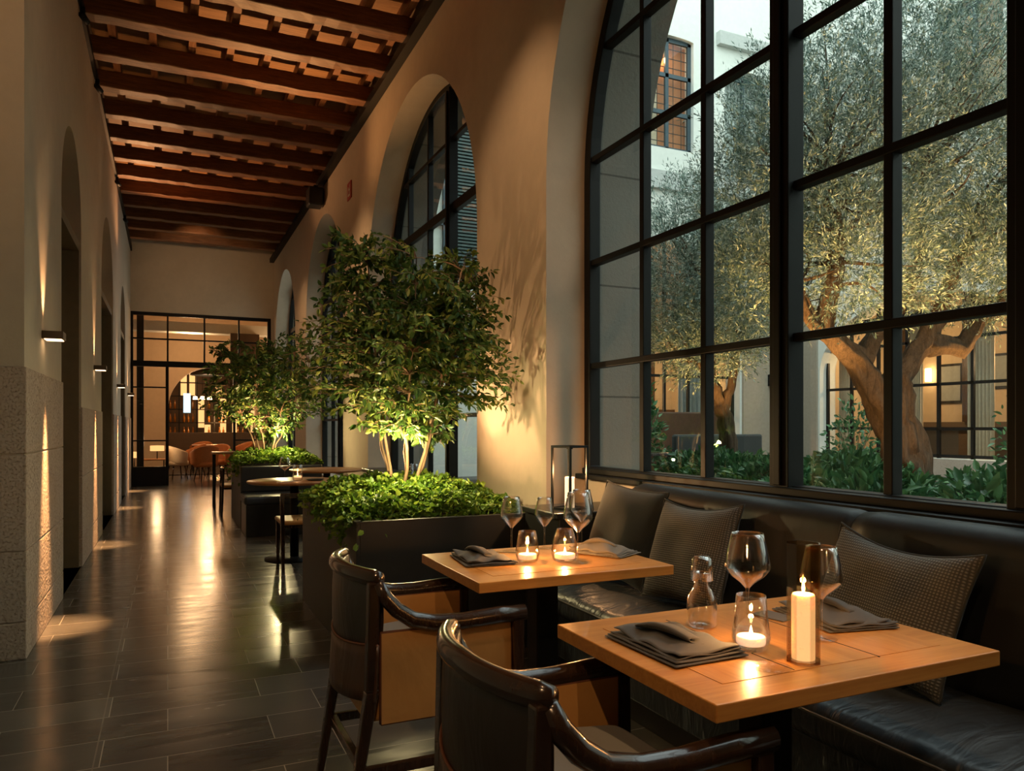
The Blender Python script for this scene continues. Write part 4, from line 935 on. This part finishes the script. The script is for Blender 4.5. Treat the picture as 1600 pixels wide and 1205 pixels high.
def olive(label, loc, limbs, blobs, nshoot, lps, seed, leafL=.05, up=.5):
    rng = np.random.default_rng(seed); t = thing('olive_tree', label, 'tree', loc, group='courtyard olive trees'); L0 = Vector(loc); m = MB(); pool = []
    for i, (pts, rad) in enumerate(limbs):
        pp = [Vector(p) - L0 for p in pts]; wobble_tube(m, pp, rad, 30, .15, seed + i)
        for a, b in zip(pp[:-1], pp[1:]):
            for s in (.2, .6, 1): pool.append(a.lerp(b, s))
    m.build('trunk', 'bark', t, fixn=True); pool = np.array([tuple(p) for p in pool[4:]]); tw = MB(); LP = []; LD = []; tot = sum(b[2] for b in blobs)
    for (c, R, w) in blobs:
        c = np.array(c) - np.array(loc); k = int(nshoot * w / tot); nb = max(6, k // 90)
        for _ in range(nb):
            d = rng.normal(size=3); d /= np.linalg.norm(d); tg = c + d * np.array(R) * .8; s = pool[int(np.argmin(np.linalg.norm(pool - tg, axis=1)))]
            mid = (s + tg) / 2 + rng.normal(size=3) * .12; tw.tube(bez(s, mid, tg, 7), [.022, .018, .015, .012, .009, .006, .003], 5, cap=False)
        d = rng.normal(size=(k, 3)); d /= np.linalg.norm(d, axis=1, keepdims=True); rad = rng.random(k) ** (1 / 2.6); lump = 1 + .13 * np.sin(5 * d[:, 0] + seed) * np.cos(4 * d[:, 2]) + .08 * np.sin(9 * d[:, 1])
        base = c + d * (rad * lump)[:, None] * np.array(R); dirn = d * .8 + rng.normal(size=(k, 3)) * .45 + np.array((0, 0, up)); dirn /= np.linalg.norm(dirn, axis=1, keepdims=True)
        ln = .16 + .16 * rng.random(k)
        for q in range(lps):
            s = (q + .5) / lps; o = rng.normal(size=(k, 3)); o /= np.linalg.norm(o, axis=1, keepdims=True)
            LP.append(base + dirn * (ln * s)[:, None] + o * .01); LD.append(dirn * .75 + o * .6)
    tw.build('branches', 'bark', t, fixn=False); LP = np.concatenate(LP); LD = np.concatenate(LD); n = len(LP); sz = leafL * (.6 + .6 * rng.random(n)); leaf_mesh('leaves', 'olive_leaf', LP, LD, sz, sz * .2, rng, t, broad=False); return t
D = 7.0
def q(u, v, d=D): return tuple(ray(u, v, d))
base = ray(1425, 780, D); base.z = GZ
limbs = [([tuple(base), q(1420, 740), q(1398, 680), q(1372, 620), q(1345, 570), q(1300, 530, 6.9), q(1262, 490, 6.8), q(1245, 440, 6.7)], [.21, .175, .145, .13, .105, .085, .06, .035]),
         ([tuple(base + Vector((.05, .12, 0))), q(1430, 720), q(1408, 640), q(1402, 590), q(1440, 540, 7.1), q(1470, 490, 7.2), q(1490, 420, 7.3), q(1530, 340, 7.4)], [.14, .13, .115, .105, .09, .075, .055, .03]),
         ([q(1345, 570), q(1370, 520, 7.2), q(1410, 470, 7.3), q(1440, 400, 7.4), q(1440, 280, 7.4)], [.09, .08, .06, .05, .02]),
         ([q(1285, 520, 6.85), q(1300, 450, 6.8), q(1310, 380, 6.8), q(1300, 270, 6.8)], [.08, .075, .06, .03]),
         ([q(1445, 535, 7.1), q(1500, 545, 7.2), q(1530, 500, 7.3), q(1590, 440, 7.3)], [.10, .08, .07, .04])]
blobs = [(q(1300, 230, 7.0), (.95, .95, .95), 1.0), (q(1470, 200, 7.1), (1.05, 1.05, 1.1), 1.2), (q(1400, 60, 7.2), (1.1, 1.0, .65), .32), (q(1200, 290, 7.0), (.60, .7, .95), .55), (q(1590, 300, 7.1), (.8, .9, .95), .8), (q(1330, 400, 6.8), (.75, .7, .62), .6), (q(1520, 420, 7.2), (.65, .7, .55), .5), (q(1170, 430, 7.2), (.42, .5, .55), .25)]
olive('old olive tree with a thick gnarled trunk in the courtyard', tuple(base), limbs, blobs, 11500, 18, 21)
D2 = 10.6; b2 = ray(1140, 740, D2); b2.z = GZ
def q2(u, v, d=D2): return tuple(ray(u, v, d))
limbs2 = [([tuple(b2), q2(1138, 690), q2(1132, 650), q2(1122, 620), q2(1112, 590), q2(1085, 565, 10.4)], [.13, .11, .10, .08, .06, .03]), ([q2(1128, 645), q2(1140, 610), q2(1150, 570), q2(1155, 500)], [.08, .06, .05, .03]), ([q2(1112, 590), q2(1112, 520), q2(1095, 430)], [.05, .04, .02])]
blobs2 = [(q2(1075, 420, 10.5), (.75, .8, 1.2), 1), (q2(1150, 450, 10.7), (.65, .8, 1.1), .8), (q2(1110, 530, 10.4), (.85, .8, .55), .6)]
olive('smaller olive tree behind the left window panes', tuple(b2), limbs2, blobs2, 5200, 15, 31, .062)
# planting bed and shrubs
bed = bx('planting_bed', 'soil', 3.3, 8.4, 1.0, 9.2, GZ, .55); tag(bed, 'raised earth bed of the courtyard garden', 'soil'); bed['kind'] = 'structure'
SH = [((4.2, 1.75), (.5, .5, .42), 'broad leaved shrub lowest at the right edge of the large window'), ((4.05, 2.55), (.5, .5, .40), 'broad leaved shrub just right of the olive trunk outside the glass'), ((4.0, 3.3), (.5, .55, .38), 'low broad leaved shrub in front of the olive trunk'),
      ((5.0, 4.35), (.62, .6, .46), 'tall dark green shrub mound left of the olive trunk'), ((4.4, 4.2), (.5, .5, .36), 'low shrub outside the wide window mullion'), ((5.3, 5.5), (.6, .6, .40), 'shrub below the second pane from the left'), ((5.6, 6.5), (.6, .6, .40), 'shrub at the foot of the smaller olive'),
      ((5.0, 3.2), (.5, .5, .4), 'shrub directly behind the low front shrub'), ((6.6, 3.4), (.6, .6, .5), 'dark leafy shrub right of the thick trunk'), ((6.9, 6.1), (.5, .6, .42), 'shrub farther back left of the thick trunk'), ((6.2, 7.6), (.6, .6, .42), 'farthest shrub below the left panes'), ((5.9, 2.5), (.55, .5, .42), 'shrub behind the rightmost low plants')]
for i, ((x, y), R, lb) in enumerate(SH): shrub(lb, (x, y, .54), R, 2400, .085, 40 + i)
shrub('tall thin shrub in front of the lit right window', (10.5, 6.2, GZ), (.55, .5, 1.9), 700, .10, 70); shrub('tall leafy bush beside the lit window left of the trunk', (10.2, 8.9, GZ), (.5, .5, 1.5), 600, .10, 71); shrub('leafy bush at the far left of the courtyard', (7.6, 11.2, GZ), (.5, .5, 1.7), 900, .12, 72)
# outdoor furniture
def outdoor(label, x, y, w=.9, h=.55):
    t = thing('outdoor_table', label, 'table', (x, y, GZ), group='courtyard tables'); MB().box(-w / 2, w / 2, -w / 2, w / 2, h, h + .04).build('tabletop', 'dark_wood', t, bevel=.006)
    for sx in (-1, 1):
        for sy in (-1, 1): MB().box(sx * w * .42 - .02, sx * w * .42 + .02, sy * w * .42 - .02, sy * w * .42 + .02, 0, h).build('leg', 'black_steel', t)
outdoor('dark courtyard table beyond the far left pane', 6.6, 9.9); outdoor('dark courtyard table at the right behind the shrubs', 9.3, 4.3, 1.2, .5)
t = thing('courtyard_candle', 'lit candle on the courtyard table beyond the left pane', 'candle', (6.6, 9.9, GZ + .591)); MB().lathe([(.0001, 0), (.03, 0), (.03, .10), (.0001, .10)], n=16).build('wax', 'lit_wax_small', t); MB().lathe([(.0001, .161), (.005, .17), (.0001, .185)], n=8).build('flame', 'flame', t)
t = thing('courtyard_sofa', 'grey outdoor sofa beyond the left panes', 'sofa', (9.2, 10.7, GZ)); MB().box(-1.0, 1.0, -.4, .4, 0, .42).build('seat', 'dark_fabric', t, bevel=.04); MB().box(-1.0, 1.0, .28, .42, .42, .85).build('backrest', 'dark_fabric', t, bevel=.04)
t = thing('courtyard_sofa', 'brown outdoor bench along the lit far window', 'sofa', (9.6, 12.9, GZ)); MB().box(-1.5, 1.5, -.35, .35, 0, .45).build('seat', 'brown_leather', t, bevel=.03); MB().box(-1.5, 1.5, .22, .38, .45, 1.3).build('backrest', 'brown_leather', t, bevel=.03)
# room details behind courtyard windows
st(bx('trim_9', 'dark_door', CXR + 3.08, CXR + 3.19, 7.7, 13.7, .3, 1.35), 'dark panelling along the back of the lit room')
for yy in (8.3, 10.35, 11.55, 13.3): st(bx('trim_10', 'dark_wood', CXR + 3.0, CXR + 3.19, yy, yy + .22, 1.35, 5.6), 'dark post in the lit room')
for i, (yy, z0_, z1_) in enumerate(((11.85, 1.8, 2.75), (10.7, 2.1, 2.9))):
    t = thing('picture_frame', ['dark framed picture left of the trunk in the lit room', 'dark framed picture behind the trunk in the lit room'][i], 'picture', (CXR + 3.19, yy, z0_)); MB().box(-.05, 0, 0, .65, 0, z1_ - z0_).build('frame', 'black_steel', t); MB().box(-.055, -.05, .06, .59, .06, z1_ - z0_ - .06).build('canvas', 'curtain', t)
for i, (ya_, yb_) in enumerate(((9.55, 10.1), (12.95, 13.3), (11.1, 11.4))):
    t = thing('drape', ['pale drape behind the right part of the lit window wall', 'pale drape at the left end of the lit window wall', 'pale drape in the middle of the lit window wall'][i], 'curtain', (0, 0, 0)); MB().grid(lambda u, v: (CXR + .75 + .04 * math.sin(u * 45), ya_ + (yb_ - ya_) * u, .3 + 3.6 * v), 60, 2).build('drape_cloth', 'cream_cloth', t)
st(bx('trim_11', 'brown_leather', 7.9, 12.7, CYF + 3.05, CYF + 3.19, .3, 1.7), 'brown panelling along the back of the far lit room')
for xx in (8.7, 9.9, 10.6, 11.8): st(bx('trim_12', 'dark_wood', xx, xx + .2, CYF + 3.0, CYF + 3.19, 1.7, 5.6), 'dark post in the far lit room')
for i, (x, y, z) in enumerate(((CXR + 3.08, 12.7, 2.35), (CXR + 3.08, 9.3, 2.35))):
    t = thing('wall_lamp', ['glowing wall lamp behind the left part of the lit window wall', 'glowing wall lamp behind the right part of the lit window wall'][i], 'lamp', (x, y, z), group='lamps inside the lit rooms'); MB().lathe([(.07, 0), (.07, .32), (.0001, .32)], n=16).build('lamp_shade', 'warm_bulb', t)
t = thing('dark_curtain', 'dark drape inside the lit far window', 'curtain'); MB().grid(lambda u, v: (11.2 + .8 * u, CYF + .9 + .05 * math.sin(40 * u), .3 + 4 * v), 50, 2).build('drape', 'curtain', t)
for i, (x, y) in enumerate(((CXR + 1.6, 11.4), (CXR + 1.6, 9.0))):
    t = thing('dining_set', ['dark dining counter in the lit room left of the trunk', 'dark dining counter in the lit room right of the trunk'][i], 'counter', (x, y, .3)); MB().box(-.4, .4, -.8, .8, .0, .85).build('counter_body', 'dark_door', t); MB().box(-.45, .45, -.85, .85, .85, .9).build('counter_top', 'black_lacquer', t); t.name = 'bar_counter'

# ------------------------------------------------------------------ lights
w = bpy.data.worlds.new('world'); sc.world = w; w.use_nodes = True
bg = w.node_tree.nodes['Background']; bg.inputs[0].default_value = (.76, .90, .89, 1); bg.inputs[1].default_value = 3.0
warm = (1, .58, .28)
# uplights in the planters, then spots added to light the ceiling
light('planter_uplight', 'SPOT', (1.22, 5.0, .98), 75, warm, target=(2.15, 4.7, 2.0), size=.012, angle=120, blend=.9)
light('planter_uplight', 'SPOT', (1.80, 5.20, .90), 42, warm, target=(2.15, 4.65, 2.9), size=.008, angle=90, blend=.8)
light('planter_uplight', 'SPOT', (1.10, 4.25, 1.02), 45, warm, target=(1.35, 4.7, 2.6), size=.03, angle=100, blend=.6)
light('planter_glow', 'POINT', (1.30, 4.36, 1.13), 22, (1, .78, .38), size=.02)
light('planter_uplight', 'SPOT', (.95, 9.75, 1.05), 90, warm, target=(1.2, 10.3, 3), size=.03, angle=110, blend=.6)
light('planter_glow', 'POINT', (1.3, 9.9, 1.15), 22, (1, .78, .38), size=.02)
light('added_upspot', 'SPOT', (1.3, 9.9, 2.9), 340, (1, .48, .17), target=(1.2, 7.8, 5.1), size=.04, angle=62, blend=.9)  # added for the beams, hung in open air without a fixture
light('added_upspot', 'SPOT', (1.0, 6.6, 2.9), 200, (1, .48, .17), target=(1.0, 5.2, 5.1), size=.04, angle=60, blend=.9)
light('added_upspot', 'SPOT', (-.4, 13.6, 3.6), 200, (1, .48, .2), target=(.3, 12.2, 5.0), size=.04, angle=90, blend=.8)
# unseen spots on walls and tables; some added to fill tree, chairs, end wall
for (p, tg, e, an) in (((.6, 3.6, 4.7), (2.15, 4.7, 2.6), 120, 46), ((.6, 8.3, 4.7), (2.15, 9.5, 2.2), 110, 60), ((.6, 12.5, 4.7), (2.15, 13.8, 2.0), 110, 60),
                       ((-.2, 2.6, 4.7), (1.2, 4.6, 1.9), 190, 30), ((1.1, 8.0, 4.8), (1.1, 7.3, .7), 60, 40), ((.9, .6, 4.8), (1.25, 1.42, .7), 170, 27), ((.9, 1.7, 4.8), (1.22, 2.58, .7), 165, 26),
                       ((.4, 15.0, 4.7), (.8, 17.5, 4.3), 28, 90), ((-.35, -.6, 3.6), (.9, 2.1, .5), 90, 50), ((-.9, 2.2, 4.7), (-.95, 4.77, 3.6), 60, 60)):
    light('unseen_spot', 'SPOT', p, e, warm, target=tg, size=.04, angle=an, blend=.9)
light('far_room', 'POINT', (.5, 19.4, 3.3), 50, warm, size=.2); light('far_room', 'POINT', (2.6, 19.0, 3.0), 25, warm, size=.2); light('far_room', 'POINT', (1.2, 25.5, 3.2), 90, (1, .5, .2), size=.2); light('far_room', 'POINT', (1.5, 27.2, 1.5), 40, (1, .5, .18), size=.1)
# courtyard garden uplights
for (p, tg, e) in (((4.7, 4.9, 1.05), (5.4, 4.9, 2.9), 330), ((5.3, 3.3, 1.05), (5.8, 4.0, 2.9), 400), ((7.4, 4.4, 1.0), (6.8, 4.6, 2.9), 260), ((5.0, 4.0, 1.05), (6.1, 4.6, 1.7), 80), ((6.3, 7.6, 1.0), (6.9, 8.7, 2.8), 240)):
    light('garden_uplight', 'SPOT', p, e, (1, .52, .16), target=tg, size=.05, angle=80, blend=.7)
